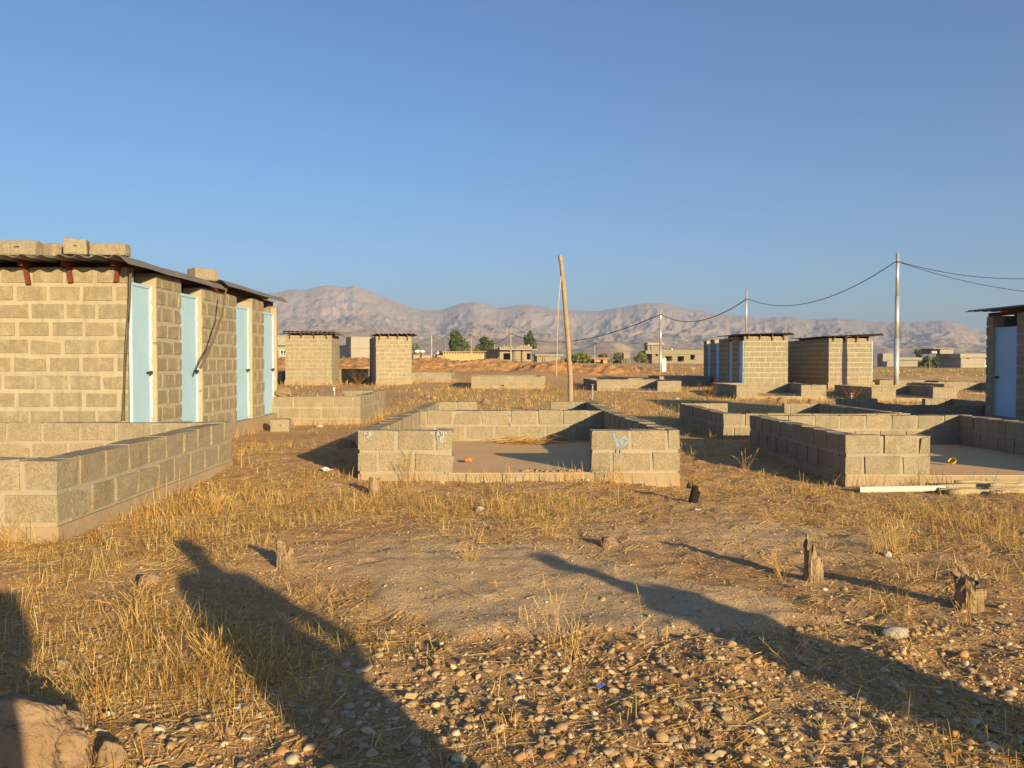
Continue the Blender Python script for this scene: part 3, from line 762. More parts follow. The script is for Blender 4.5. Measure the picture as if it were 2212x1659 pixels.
mb = MB(); j = 22; tube(mb, [sp[j] + (-.05, -.02, -.02), sp[j] + (-.10, -.03, .05)], [.02, .008], 6); mb.build('twig_stub', M['wood_pole'], e, L0)
for kk, tilt in ((37, .3), (35, -.4), (13, .15), (10, -.1)):
    mb = MB(); a_ = np.linspace(0, 2 * math.pi * 1.0, 20); r_ = .064
    tube(mb, np.stack([sp[kk][0] + r_ * np.cos(a_), sp[kk][1] + r_ * np.sin(a_), sp[kk][2] + tilt * r_ * np.cos(a_)], 1), .006, 5); mb.build('binding', M['rope'], e, L0)
rp = [at(1213, 596, PY - .08), at(1208, 640, PY - .1), at(1205, 700, PY - .12), at(1203.5, 770, PY - .12), at(1202, 815, PY - .14)]
rk = np.linspace(0, 1, 22); rs = np.linspace(0, 1, 5)
rpp = np.stack([np.interp(rk, rs, [p[i] for p in rp]) for i in range(3)], 1)
cable('pale frayed rope hanging beside the wooden pole', rpp + rng.normal(0, .004, rpp.shape), np.interp(rk, [0, .5, 1], [.009, .007, .010]), 'rope', 'rope', 'rope')
cable('short loose rope end hanging high on the wooden pole', [at(1212, 598, PY - .1), at(1206, 650, PY - .15), at(1202, 690, PY - .2), at(1198, 712, PY - .22)], [.005, .004, .003, .002], 'rope', 'rope', 'rope')

TOPS = {}
def steel_pole(key, label, u_b, u_t, v_top, Y, wires_v, secs, name='utility_pole', mat='galv', group='steel poles carrying the cable'):
    t_ = at(u_t, v_top, Y); z0 = gz(t_.x, Y) - .2
    e = empty(name, (t_.x, Y, z0 + .2), 0, label, 'utility pole', group); L0 = tuple(e.location)
    H_ = t_.z - z0
    for i, (f0, f1, r) in enumerate(secs):
        mb = MB(); n = 24
        tube(mb, [(t_.x, Y, z0 + H_ * f0), (t_.x, Y, z0 + H_ * f1)], r, n)
        o = mb.build('pole_section', M[mat], e, L0, True)
        for p in o.data.polygons:
            if len(p.vertices) > 4: p.use_smooth = False
    w = at(u_t, wires_v, Y)
    mb = MB(); tube(mb, [(t_.x, Y, w.z - .03), (t_.x, Y, w.z + .03)], secs[-1][2] + .012, 16); box(mb, t_.x - .03, t_.x + .22, Y - .03, Y + .03, w.z - .02, w.z + .02)
    mb.build('cable_clamp', M['dark_metal'], e, L0)
    TOPS[key] = (t_.x, Y, w.z)
steel_pole('P1', 'tall shiny steel pole in three steps, nearest and tallest of its line', 1939, 1939, 547, 40.0, 566, [(0, .41, .122), (.41, .70, .10), (.70, 1, .078)])
steel_pole('P2', 'thin steel pole rising behind the four door shed', 1612.5, 1612.5, 627, 60.4, 646, [(0, .5, .085), (.5, 1, .06)])
steel_pole('P3', 'steel pole on a small mound before the long unfinished house', 1427, 1427, 668, 85, 679, [(0, .45, .125), (.45, .75, .105), (.75, 1, .085)])
steel_pole('P4', 'thin pale pole in front of the round cornered house', 1103.3, 1103.3, 714, 150, 721, [(0, .5, .12), (.5, 1, .09)], mat='pale_pole')
steel_pole('P5', 'thin pale pole before the mud house, right of the tall tree', 1017.5, 1017.5, 717, 165, 722.5, [(0, .5, .11), (.5, 1, .09)], mat='pale_pole')
steel_pole('P6', 'thin pale pole at the left end of the mud house', 961.5, 961.5, 723.6, 175, 727, [(0, .5, .10), (.5, 1, .08)], mat='pale_pole')
steel_pole('P7', 'thick white pole beside the grey yard wall', 931.8, 931.8, 721, 168, 724, [(0, .5, .17), (.5, 1, .15)], mat='pale_pole')
steel_pole('P8', 'leaning grey pole before the bushes right of the wooden pole', 1280.5, 1284.6, 747, 190, 750, [(0, .5, .11), (.5, 1, .09)], mat='pale_pole', group=None)
def span(label, a, b, sag, r=.026, ends=None):
    a = np.array(a); b = np.array(b); k = np.linspace(0, 1, 40)[:, None]
    p = a + (b - a) * k; p[:, 2] -= (4 * sag * k * (1 - k))[:, 0]
    cable(label, p, r, 'cable', 'power_cable', 'cable', 'sagging black cables between the poles')
P = TOPS
off = np.array((.12, 0, 0))
span('black cable sagging between the tall near pole and the thin pole behind the shed', np.array(P['P1']) - off, np.array(P['P2']) + off, 1.15, .020)
span('black cable sagging between the pole behind the shed and the pole on the mound', np.array(P['P2']), np.array(P['P3']), 1.15, .032)
span('black cable sagging behind the wooden pole from the mound pole to the left', np.array(P['P3']), np.array(P['P4']), 2.1, .045)
span('far black cable sagging past the round tree before the mud house', np.array(P['P4']), np.array(P['P5']), 1.9, .045)
span('far black cable sagging across the tall dark tree', np.array(P['P5']), np.array(P['P6']), 1.3, .04)
span('far black cable between the thick white pole and the thin one', np.array(P['P6']), np.array(P['P7']), .9, .04)
q1 = at(2350, 590, 39); q2 = at(2350, 640, 37.5)
span('upper black cable leaving the photo right of the tall steel pole', np.array(P['P1']) + off, np.array(q1), .5, .016)
span('lower black cable leaving the photo right of the tall steel pole', np.array(P['P1']) + off + np.array((0, 0, -.02)), np.array(q2), .35, .014)

# standpipes
def standpipe(label, u, v0, v1, Y, r=.02):
    a = at(u, v0, Y); b = at(u, v1, Y)
    e = empty('standpipe', (b.x, Y, gz(b.x, Y)), 0, label, 'standpipe'); L0 = tuple(e.location)
    mb = MB(); tube(mb, [(a.x, Y, a.z), (b.x, Y, gz(b.x, Y) - .1)], r, 8); mb.build('pipe', M['pale_pole'], e, L0, True)
    mb = MB(); tube(mb, [(a.x, Y, a.z - .03), (a.x - .01, Y - .09, a.z - .03), (a.x - .01, Y - .10, a.z - .09)], r * .9, 7); tube(mb, [(a.x - .06, Y - .05, a.z + .04), (a.x + .06, Y - .05, a.z + .04)], r * .5, 6)
    mb.build('tap', M['galv'], e, L0)
standpipe('pale water standpipe in the grass right of the wooden pole', 1280, 833, 863, 30)
standpipe('pale water standpipe inside the room behind the left shed', 722.4, 836, 866, 22.4)
standpipe('pale water standpipe in weeds before the shadow striped shed', 1839, 852, 866, 32.5)

# ------------------------------------------------------------------ far houses
def panel(mb, x0, x1, z0, z1, y0, y1, holes=()):
    xs_ = sorted({x0, x1, *[h[0] for h in holes], *[h[1] for h in holes]}); zs_ = sorted({z0, z1, *[h[2] for h in holes], *[h[3] for h in holes]})
    for a, b in zip(xs_, xs_[1:]):
        for c, d in zip(zs_, zs_[1:]):
            if any(h[0] <= (a + b) / 2 <= h[1] and h[2] <= (c + d) / 2 <= h[3] for h in holes): continue
            box(mb, a, b, y0, y1, c, d)
class House:
    def __init__(s, label, uFL, uFR, vbase, Y, a, u_left=None, d=None, name='house', cat='house'):
        a = R(a); s.a = a; s.Y = Y
        p = at(uFL, vbase, Y); k2 = (at(uFR, vbase, Y).x) / Y
        s.w = (k2 * Y - p.x) / (math.cos(a) - k2 * math.sin(a))
        if d is None:
            k3 = at(u_left, vbase, Y).x / Y
            d = (p.x - k3 * Y) / (math.sin(a) + k3 * math.cos(a))
        s.d = d; s.u0 = uFL; s.p = p; s.vb = vbase
        s.e = empty(name, p, a, label, cat)
    def x(s, u):                                     # local x of a column of the photo on the front plane
        k = at(u, s.vb, s.Y).x / s.Y; return (k * s.Y - s.p.x) / (math.cos(s.a) - k * math.sin(s.a))
    def z(s, v): return (s.vb - v) * s.Y / FPX
    def body(s, mat, ztop, x0=0, x1=None, y0=0, y1=None, zb=-1.6, holes=(), part='wall', th=.25):
        x1 = s.w if x1 is None else x1; y1 = s.d if y1 is None else y1
        mb = MB(); hs = [(s.x(h[0]), s.x(h[1]), s.z(h[3]), s.z(h[2])) for h in holes]
        panel(mb, x0, x1, zb, ztop, y0, y0 + th, hs)
        box(mb, x0, x0 + th, y0 + th, y1 - th, zb, ztop); box(mb, x1 - th, x1, y0 + th, y1 - th, zb, ztop); box(mb, x0, x1, y1 - th, y1, zb, ztop)
        return mb.build(part, M[mat], s.e)
    def slab(s, mat, z0, z1, x0=0, x1=None, y0=0, y1=None, o=.3, part='roof', jit=0):
        x1 = s.w if x1 is None else x1; y1 = s.d if y1 is None else y1
        mb = MB(); box(mb, x0 - o, x1 + o, y0 - o, y1 + o, z0, z1, .5, jit); return mb.build(part, M[mat], s.e)
    def window(s, u0, u1, v0, v1, mat='white_frame', bars=2):
        x0, x1, z0, z1 = s.x(u0), s.x(u1), s.z(v1), s.z(v0)
        mb = MB(); t_ = min(.14, (x1 - x0) * .1)
        box(mb, x0, x1, -.06, .02, z0, z0 + t_); box(mb, x0, x1, -.06, .02, z1 - t_, z1); box(mb, x0, x0 + t_, -.06, .02, z0 + t_, z1 - t_); box(mb, x1 - t_, x1, -.06, .02, z0 + t_, z1 - t_)
        for i in range(1, bars): xx = x0 + (x1 - x0) * i / bars; box(mb, xx - t_ * .4, xx + t_ * .4, -.055, .02, z0 + t_, z1 - t_)
        zz = z0 + (z1 - z0) * .36; box(mb, x0 + t_, x1 - t_, -.05, .018, zz - t_ * .4, zz + t_ * .4)
        f = mb.build('window', M[mat], s.e)
        mb = MB(); box(mb, x0 + t_ * .5, x1 - t_ * .5, -.03, .015, z0 + t_ * .5, z1 - t_ * .5); mb.build('pane', M['glass'], f)
def tank(h, u, v0, v1, y, r, mat='galv', horizontal=False):
    x = h.x(u); mb = MB(); z0, z1 = h.z(v1), h.z(v0)
    if horizontal: tube(mb, [(x - r, y, (z0 + z1) / 2), (x + r, y, (z0 + z1) / 2)], (z1 - z0) / 2, 12)
    else: tube(mb, [(x, y, z0), (x, y, z1), (x, y, z1 + .1)], [r, r, r * .3], 12)
    mb.build('water_tank', M[mat], h.e, smooth_=True)

h = House('two storey pale house end with a white framed window behind the left shed', 560, 640, 782, 160, 0, d=8)
h.body('render_grey', h.z(726)); h.slab('render_grey', h.z(726), h.z(724.5), o=.15); h.slab('dark_metal', h.z(748.5), h.z(746.2), y0=0, y1=.3, o=.12, part='lintel'); h.window(605, 619.5, 755.8, 769, bars=2)
h = House('grey rendered two storey house between the two small sheds', 758.4, 800.5, 784, 209, 20, u_left=747.7)
h.body('render_grey', h.z(728.4)); h.slab('render_grey', h.z(728.4), h.z(727.4), o=.12); h.slab('render_grey', h.z(752), h.z(750.6), o=.2, part='floor_band')
k_ = at(734, 784, 209).x / 209; dl = (h.p.x - k_ * 209) / (math.sin(h.a) + k_ * math.cos(h.a))
mb = MB(); box(mb, 0, h.w, h.d + .01, dl, -2, h.z(746.5)); mb.build('rear_wing', M['render_grey'], h.e)
mb = MB(); box(mb, -.25, h.w + .25, h.d + .02, dl + .3, h.z(746.5) + .01, h.z(744.2)); mb.build('parapet', M['render_grey'], h.e)
mb = MB(); box(mb, -.06, .0, 2.6, 3.4, h.z(776), h.z(764)); mb.build('window', M['glass'], h.e)
mb = MB(); tube(mb, [(1.2, h.d + 3, h.z(744.2)), (1.2, h.d + 3, h.z(739.5))], .65, 12); mb.build('water_tank', M['galv'], h.e, smooth_=True)
h = House('long low ochre mud house with a flat earth roof behind the bank', 957, 1045.5, 780, 180, 20, u_left=946)
h.body('mud', h.z(761.5)); h.slab('roof_earth', h.z(761.5), h.z(758.8), o=.45, jit=.12)
for u in np.linspace(961, 1042, 15):
    mb = MB(); x = h.x(u); tube(mb, [(x, -.75, h.z(762.2)), (x, .1, h.z(762.2))], .09, 6); mb.build('roof_beam', M['post_wood'], h.e)
h = House('unfinished block house with a round corner and dark empty windows', 1079.3, 1146, 782, 190, 20, u_left=1049.6)
xr0, xr1 = h.x(1108), h.x(1124)
h.body('block_far', h.z(756), holes=[(1087.5, 1103, 763, 776.5)], x1=h.x(1110))
h.body('block_far', h.z(756), holes=[(1136, 1145, 763, 776.5)], x0=h.x(1126), y0=-.6)
mb = MB(); cx_, rr_ = (xr0 + xr1) / 2, (xr1 - xr0) / 2
a_ = np.linspace(-math.pi, -.35, 14)
for a0, a1 in zip(a_, a_[1:]):
    if abs((a0 + a1) / 2 + .78) < .26:               # doorway gap in the round bay
        zlo = h.z(763.5)
    else: zlo = -1.6
    q_ = [(cx_ + (rr_ - i) * math.cos(a) * 1.2, .1 + (rr_ - i) * math.sin(a), z) for z in (zlo, h.z(756)) for a, i in ((a0, 0), (a1, 0), (a1, .25), (a0, .25))]
    mb.add(q_, BOXF)
mb.build('round_bay', M['block_far'], h.e)
h.slab('render_grey', h.z(756), h.z(754.2), o=.7, x1=h.x(1150), y0=-1.2)
mb = MB()
for x in np.arange(-.2, h.w - .4, .52):
    hgt = .9 * rng.uniform(.3, 1) + .35 * (x > h.x(1115)); box(mb, x, x + .47, -.4 if x < xr0 else -1.0, -.15 if x < xr0 else -.75, h.z(754.2) + .01, h.z(754.2) + hgt, .5, .02)
mb.build('parapet', M['block_far'], h.e)
mb = MB(); box(mb, .4, 2.2, 1.5, 3, h.z(754.2) + .01, h.z(749)); mb.build('roof_stack', M['dark_metal'], h.e)
tank(h, 1084, 748.5, 754, 2.4, .45, 'galv', True)
for u in (1056 + 22, 1099):
    x = h.x(u); mb = MB(); tube(mb, [(x, 3, h.z(754)), (x, 3, h.z(742))], .06, 6); mb.build('rebar_post', M['pale_pole'], h.e)
h = House('low grey shed wall seen through the rope left of the wooden pole', 1160, 1211, 782, 205, 12, u_left=1153)
h.body('block_far', h.z(768.5)); h.slab('render_grey', h.z(768.5), h.z(765.5), o=.6)
h = House('tiny block hut with a thatched lid behind the earth bank', 1172.5, 1187.5, 784.5, 150, 15, u_left=1171, name='hut', cat='hut')
h.body('block_far', h.z(769.5), holes=[(1174.5, 1177, 773, 781)]); h.slab('roof_earth', h.z(769.5), h.z(768), o=.4, jit=.05)
h = House('small block cabin on thin posts among the bushes', 1347.5, 1361, 786, 190, 8, d=1.6, name='hut', cat='hut')
h.body('block_far', h.z(762.8), zb=h.z(774), holes=[]); h.slab('render_grey', h.z(762.8), h.z(761.6), o=.25)
for x, y in ((.1, .1), (h.w - .1, .1), (.1, h.d - .1), (h.w - .1, h.d - .1)):
    mb = MB(); tube(mb, [(x, y, -1), (x, y, h.z(774))], .09, 6); mb.build('post', M['post_wood'], h.e)
h = House('low mud shelter with a dark opening among the bushes', 1272, 1312, 784.5, 200, 5, d=4, name='shelter', cat='shelter')
h.body('mud', h.z(775), holes=[(1274, 1286, 776, 785), (1297, 1303, 777, 785)]); h.slab('roof_earth', h.z(775), h.z(772.8), o=.4, jit=.1)
h = House('long unfinished block house with three dark windows and a small upper room', 1408.4, 1540, 787, 200, 0, u_left=1396.2)
h.body('block_far', h.z(764.5), holes=[(1416, 1421.3, 764.6, 769), (1437.3, 1452.2, 769.4, 779.5), (1463.6, 1477.5, 769.4, 781), (1491.2, 1501, 766.5, 777)])
h.slab('render_grey', h.z(764.5), h.z(763.4), o=.35)
mb = MB(); z0, z1 = h.z(763.4), h.z(755.6)
box(mb, -.1, h.w + .3, -.2, .05, z0, z1); box(mb, -1.6, -.15, -.3, h.d + .3, z0 - .1, z1 - .15); box(mb, -.1, h.w + .3, h.d, h.d + .25, z0, z1)
mb.build('parapet', M['block_far'], h.e)
hx0, hx1 = h.x(1401), h.x(1426)
mb = MB(); box(mb, hx0, hx1, 1.5, 5.5, h.z(763.4), h.z(745)); mb.build('upper_room', M['block_far'], h.e)
mb = MB(); box(mb, hx0 - .4, h.x(1437.8), 1.0, 6, h.z(745), h.z(743.9)); box(mb, hx0, h.x(1437), 1.3, 1.5, h.z(743.8), h.z(739.6)); box(mb, hx0 - .05, hx0 + .25, 1.5, 6, h.z(743.8), h.z(739.4)); mb.build('upper_roof', M['render_grey'], h.e)
for u in (1410, 1437):
    x = h.x(u); mb = MB(); tube(mb, [(x, 1.2, h.z(756)), (x - .15, 1.2, h.z(745))], .07, 6); mb.build('prop', M['post_wood'], h.e)
tank(h, 1456.5, 752.5, 756, 3, .35)
h = House('low pale house with a taller left end, left of the tall steel pole', 1907, 1993, 792, 190, 0, u_left=1895)
h.body('render_grey', h.z(763.5), x1=h.x(1929)); h.body('render_grey', h.z(772), x0=h.x(1929) + .01, y0=.4)
h.slab('render_grey', h.z(777.3), h.z(776.2), o=.15, part='floor_band', y1=.3)
mb = MB(); box(mb, h.x(1986.5), h.x(1989), -.02, .3, 0, h.z(780)); mb.build('doorway', M['dark_metal'], h.e)
h = House('flat roofed house with a black shaded end, beside the right shed', 2075.6, 2190, 797, 170, 0, u_left=2027)
h.body('render_grey', h.z(772.5)); h.slab('render_grey', h.z(772.5), h.z(763.5), o=.35, part='parapet'); h.window(2126.6, 2139.5, 781.5, 791.5, bars=3)
mb = MB(); box(mb, h.x(2053), h.x(2081.5), 4, 9, h.z(763.5), h.z(752.6)); mb.build('upper_room', M['render_grey'], h.e)
mb = MB(); box(mb, h.x(2034), h.x(2082.5), 3.6, 9.4, h.z(752.6), h.z(751.5)); mb.build('upper_roof', M['render_grey'], h.e)
mb = MB(); box(mb, h.x(2034.5), h.x(2053) - .02, 8.6, 9, h.z(763.5), h.z(752.6)); mb.build('upper_wall', M['render_grey'], h.e)
for u in (2041, 2047): tank(h, u, 757.5, 763.5, 5, .42, 'galv')
for u in (2091, 2130):
    x = h.x(u); mb = MB(); box(mb, x - .2, x + .2, -.12, .0, h.z(775), h.z(772.8)); mb.build('spout', M['dark_metal'], h.e)
h = House('grey block yard wall with loose white sacks on it, left of the mud house', 893, 950, 782, 172, 10, d=3, name='yard_wall', cat='wall')
h.body('render_grey', h.z(767.5)); h.slab('roof_earth', h.z(767), h.z(763.5), x0=h.x(893), x1=h.x(915), o=.2, jit=.15)
for i, u in enumerate((903.5, 911)):
    p = h.e.matrix_basis @ Vector((h.x(u), .6, h.z(763.2) + .3))
    mb = MB(); th_ = np.linspace(0, math.pi, 9)
    tube(mb, np.stack([.7 * np.cos(th_), 0 * th_, .1 * np.sin(th_)], 1), .08 + .3 * np.sin(th_) * (1 - .2 * i), 9)
    tag(mb.build('sack', M['litter_white'], None, (0, 0, 0), True), ('white sack on the yard wall roof, the flatter left one', 'white sack on the yard wall roof, nearer to the white pole')[i], 'sack', 'white sacks on the yard wall').location = p

# ------------------------------------------------------------------ people
def grow_body(name, chains, parent=None):
    """one continuous skin over connected joints; chains = list of [(point, radius, id or None)...]"""
    V, E_, Rr, ids = [], [], [], {}
    for ch in chains:
        prev = None
        for p, r, i in ch:
            if i in ids and i is not None: k = ids[i]
            else:
                k = len(V); V.append(p); Rr.append(r)
                if i is not None: ids[i] = k
            if prev is not None: E_.append((prev, k))
            prev = k
    me = bpy.data.meshes.new(name); me.from_pydata([tuple(v) for v in V], E_, []); me.update()
    o = bpy.data.objects.new(name, me); COL.objects.link(o)
    o.modifiers.new('skin', 'SKIN'); me.skin_vertices or me
    if not me.skin_vertices:
        bm_ = None
    sv = me.skin_vertices[0].data if me.skin_vertices else None
    if sv:
        for k, r in enumerate(Rr): sv[k].radius = (r, r) if not isinstance(r, tuple) else r
        sv[0].use_root = True
    s = o.modifiers.new('sub', 'SUBSURF'); s.levels = 2; s.render_levels = 2
    dg = bpy.context.evaluated_depsgraph_get()
    m2 = bpy.data.meshes.new_from_object(o.evaluated_get(dg)); o.modifiers.clear(); o.data = m2
    for p in m2.polygons: p.use_smooth = True
    return o
def standing_person(label, base, h, face, arms, shirt='shirt'):
    """arms: 'camera' both hands held up before the face, 'hip' right hand on the hip, 'down'"""
    s = h / 1.75
    P = lambda x, y, z: (x * s, y * s, z * s)
    ch = [[(P(0, 0, .98), .155 * s, 'pel'), (P(0, .01, 1.15), .14 * s, 'wa'), (P(0, 0, 1.33), .165 * s, 'ch'), (P(0, -.01, 1.45), .09 * s, 'nk0'), (P(0, .01, 1.53), .055 * s, 'nk'), (P(0, .03, 1.64), .088 * s, 'hd'), (P(0, .03, 1.71), .07 * s, None)]]
    for sd in (-1, 1):
        ch.append([(P(0, 0, .98), 0, 'pel'), (P(sd * .11, 0, .90), .115 * s, None), (P(sd * .12, .01, .50), .085 * s, None), (P(sd * .125, -.02, .09), .060 * s, None), (P(sd * .13, .10, .035), .036 * s, None), (P(sd * .13, .17, .03), .026 * s, None)])
        sh = P(sd * .19, 0, 1.40)
        if arms == 'camera': el, ha, tip = P(sd * .18, .12, 1.12), P(sd * .08 - .12, .25, 1.30), P(sd * .05 - .15, .29, 1.34)
        elif arms == 'hip' and sd == 1: el, ha, tip = P(.40, -.05, 1.15), P(.20, .06, 1.02), P(.15, .10, .99)
        else: el, ha, tip = P(sd * .25, -.01, 1.12), P(sd * .25, .06, .87), P(sd * .245, .08, .79)
        ch.append([(P(0, 0, 1.33), 0, 'ch'), (sh, .078 * s, None), (el, .058 * s, None), (ha, .034 * s, f'w{sd}'), (tip, .028 * s, f'p{sd}')])
        ha, tip = Vector(ha), Vector(tip); d = (tip - ha).normalized(); side_ = d.cross(Vector((0, 0, 1)) if abs(d.z) < .8 else Vector((0, 1, 0))).normalized()
        for f, L_ in ((-1.5, .062), (-.5, .075), (.5, .08), (1.5, .066)):
            b = tip + side_ * f * .017 * s
            ch.append([(tuple(tip), 0, f'p{sd}'), (tuple(b + d * .03 * s), .009 * s, None), (tuple(b + d * L_ * s + Vector((0, 0, -.012))), .007 * s, None)])
        b = ha + side_ * -.03 * s
        ch.append([(tuple(ha), 0, f'w{sd}'), (tuple(b + d * .03 * s), .011 * s, None), (tuple(b + d * .065 * s - side_ * .015 * s), .008 * s, None)])
    o = grow_body('person', ch)
    for k in ('skin', shirt, 'trousers', 'hair', 'dark_metal'): o.data.materials.append(M[k])
    for p in o.data.polygons:
        c = p.center; z = c.z / s; x = abs(c.x) / s; y = c.y / s
        m = 0
        if z < .07: m = 4
        elif z < .99 and x < .2: m = 2
        elif .9 < z < 1.49 and (x < .30 or z > 1.14) and not (arms == 'camera' and y > .17): m = 1
        elif z > 1.66 or (z > 1.57 and y < .0): m = 3
        p.material_index = m
    o.location = base; o.rotation_euler = (0, 0, face)
    mb = MB(); f_ = lambda x, y, z: (x * s, y * s, z * s)
    tube(mb, [f_(0, .11, 1.655), f_(0, .132, 1.63), f_(0, .115, 1.615)], [.008 * s, .014 * s, .012 * s], 8); n_ = mb.build('nose', M['skin'], o, smooth_=True)
    for sd in (-1, 1):
        mb = MB(); tube(mb, [f_(sd * .034, .095, 1.66), f_(sd * .034, .115, 1.66)], .011 * s, 8); mb.build('eye', M['hair'], o, smooth_=True)
        mb = MB(); tube(mb, [f_(sd * .083, .02, 1.60), f_(sd * .095, .01, 1.64), f_(sd * .085, .01, 1.67)], [.01 * s, .018 * s, .008 * s], 8); mb.build('ear', M['skin'], o, smooth_=True)
    return tag(o, label, 'person', 'people standing beside the camera')
standing_person('person in a dark shirt taking the photo with raised hands', (.10, -.40, gz(0, -.4)), 1.62, 0, 'camera')
standing_person('person standing right of the camera with one hand on the hip', (1.46, -.30, gz(1.4, -.3)), 1.72, R(-2), 'hip')
standing_person('person standing farther right of the camera with arms hanging', (4.05, -.75, gz(4, -.7)), 1.72, R(70), 'down', 'shirt_white')
# the man sitting on the yard wall far away
pp = at(945.5, 768, 171); s = 1.0
o = grow_body('person', [[((0, 0, .12), .17, 'pel'), ((0, .03, .42), .16, 'wa'), ((0, .06, .62), .10, 'ch'), ((0, .04, .76), .07, None), ((0, .0, .92), .11, None)],
    [((0, 0, .12), 0, 'pel'), ((-.1, -.42, .14), .10, None), ((-.1, -.50, -.35), .07, None), ((-.1, -.62, -.40), .05, None)], [((0, 0, .12), 0, 'pel'), ((.1, -.42, .14), .10, None), ((.12, -.50, -.35), .07, None), ((.12, -.62, -.40), .05, None)],
    [((0, .06, .62), 0, 'ch'), ((-.2, .05, .60), .07, None), ((-.28, -.08, .34), .05, None), ((-.2, -.30, .22), .04, None)], [((0, .06, .62), 0, 'ch'), ((.2, .05, .60), .07, None), ((.28, -.08, .34), .05, None), ((.2, -.30, .22), .04, None)]])
for k in ('skin', 'shirt_white', 'trousers', 'hair'): o.data.materials.append(M[k])
for p in o.data.polygons:
    c = p.center; p.material_index = 2 if c.z < .26 and c.y > -.7 and (c.z < .12 or abs(c.x) < .16) else (1 if c.z < .72 else (3 if c.z > .93 or c.y > .03 else 0))
o.location = pp; o.rotation_euler = (0, 0, R(-30)); o.scale = (1.15,) * 3
tag(o, 'person in a white shirt sitting on the yard wall end by the mud house', 'person')
mb = MB(); q0 = at(951, 785, 171.6); box(mb, q0.x - .75, q0.x + .7, 171.2, 173, q0.z - 1, at(951, 767.8, 171.6).z, .5, .05)
tag(mb.build('mud_pier', M['mud'], None, tuple(q0)), 'dark stub wall at the left end of the mud house under the sitting person', 'wall')

# ------------------------------------------------------------------ trees, bushes, fence
def leaves(mb, cen, rad, n, size, seed, ragged=.35):
    r_ = np.random.default_rng(seed)
    d = r_.normal(size=(n, 3)); d /= np.linalg.norm(d, axis=1)[:, None]
    rr_ = r_.uniform(.35, 1, n) ** .6
    k = np.array([mnoise.noise(Vector(q * 2.2 + seed)) for q in d]); rr_ = rr_ * (1 + ragged * k)
    c = np.asarray(cen) + d * rr_[:, None] * np.asarray(rad)
    u = r_.normal(size=(n, 3)); u /= np.linalg.norm(u, axis=1)[:, None]; w_ = np.cross(u, r_.normal(size=(n, 3))); w_ /= np.linalg.norm(w_, axis=1)[:, None] + 1e-9
    s = size * r_.uniform(.5, 1.3, n)[:, None]
    V = np.stack([c - u * s, c + w_ * s * .5, c + u * s, c - w_ * s * .5], 1).reshape(-1, 3)
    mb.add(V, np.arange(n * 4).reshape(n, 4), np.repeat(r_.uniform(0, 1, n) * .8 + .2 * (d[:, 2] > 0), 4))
def tree(label, blobs, vbase, Y, mat, u0, group, name='tree', n=900, size=.35):
    b = at(u0, vbase, Y); e = empty(name, b, 0, label, 'tree' if name == 'tree' else 'bush', group); L0 = tuple(e.location)
    mb = MB(); mt = MB()
    top = None
    for i, (u, v, ru, rv) in enumerate(blobs):
        c = at(u, v, Y); k = Y / FPX
        yo = rng.uniform(-.4, .4) * ru * k
        leaves(mb, (c.x, c.y + yo, c.z), (ru * k, ru * k * .9, rv * k), int(n * ru * rv / 200) + 120, size, int(u * 7 + v), .45)
        tube(mt, [(b.x + rng.uniform(-.1, .1), Y, b.z - .5), (b.x * .6 + c.x * .4, Y, b.z + (c.z - b.z) * .5), (c.x, c.y + yo, c.z)], [.28 if name == 'tree' else .08, .16 if name == 'tree' else .05, .04], 7)
    mt.build('trunk', M['bark'], e, L0); mb.build('crown', M[mat], e, L0)
    return e
tree('tall dark tree leaning left behind the mud house', [(983, 725, 11, 12), (987, 735, 15, 12), (981, 744, 12, 10), (996, 746, 15, 11), (1005, 752, 12, 8), (990, 756, 20, 7)], 784, 215, 'leaf_dark', 990, 'dark trees behind the houses')
tree('wide dark tree with a stepped top between the mud house and the round cornered house', [(1046, 736, 9, 9), (1052, 745, 14, 9), (1060, 746, 8, 10), (1036, 750, 8, 7), (1050, 756, 20, 7)], 784, 235, 'leaf_dark', 1050, 'dark trees behind the houses')
tree('dark twin topped tree behind the round cornered house', [(1145, 724, 6, 9), (1136, 733, 5, 9), (1146, 738, 11, 11), (1151, 745, 8, 9), (1143, 750, 13, 7)], 784, 240, 'leaf_dark', 1146, 'dark trees behind the houses')
tree('small dark tree behind the low pale house at the right', [(1982, 761, 5, 7), (1987, 767, 6, 6)], 785, 230, 'leaf_dark', 1984, 'dark trees behind the houses', n=700)
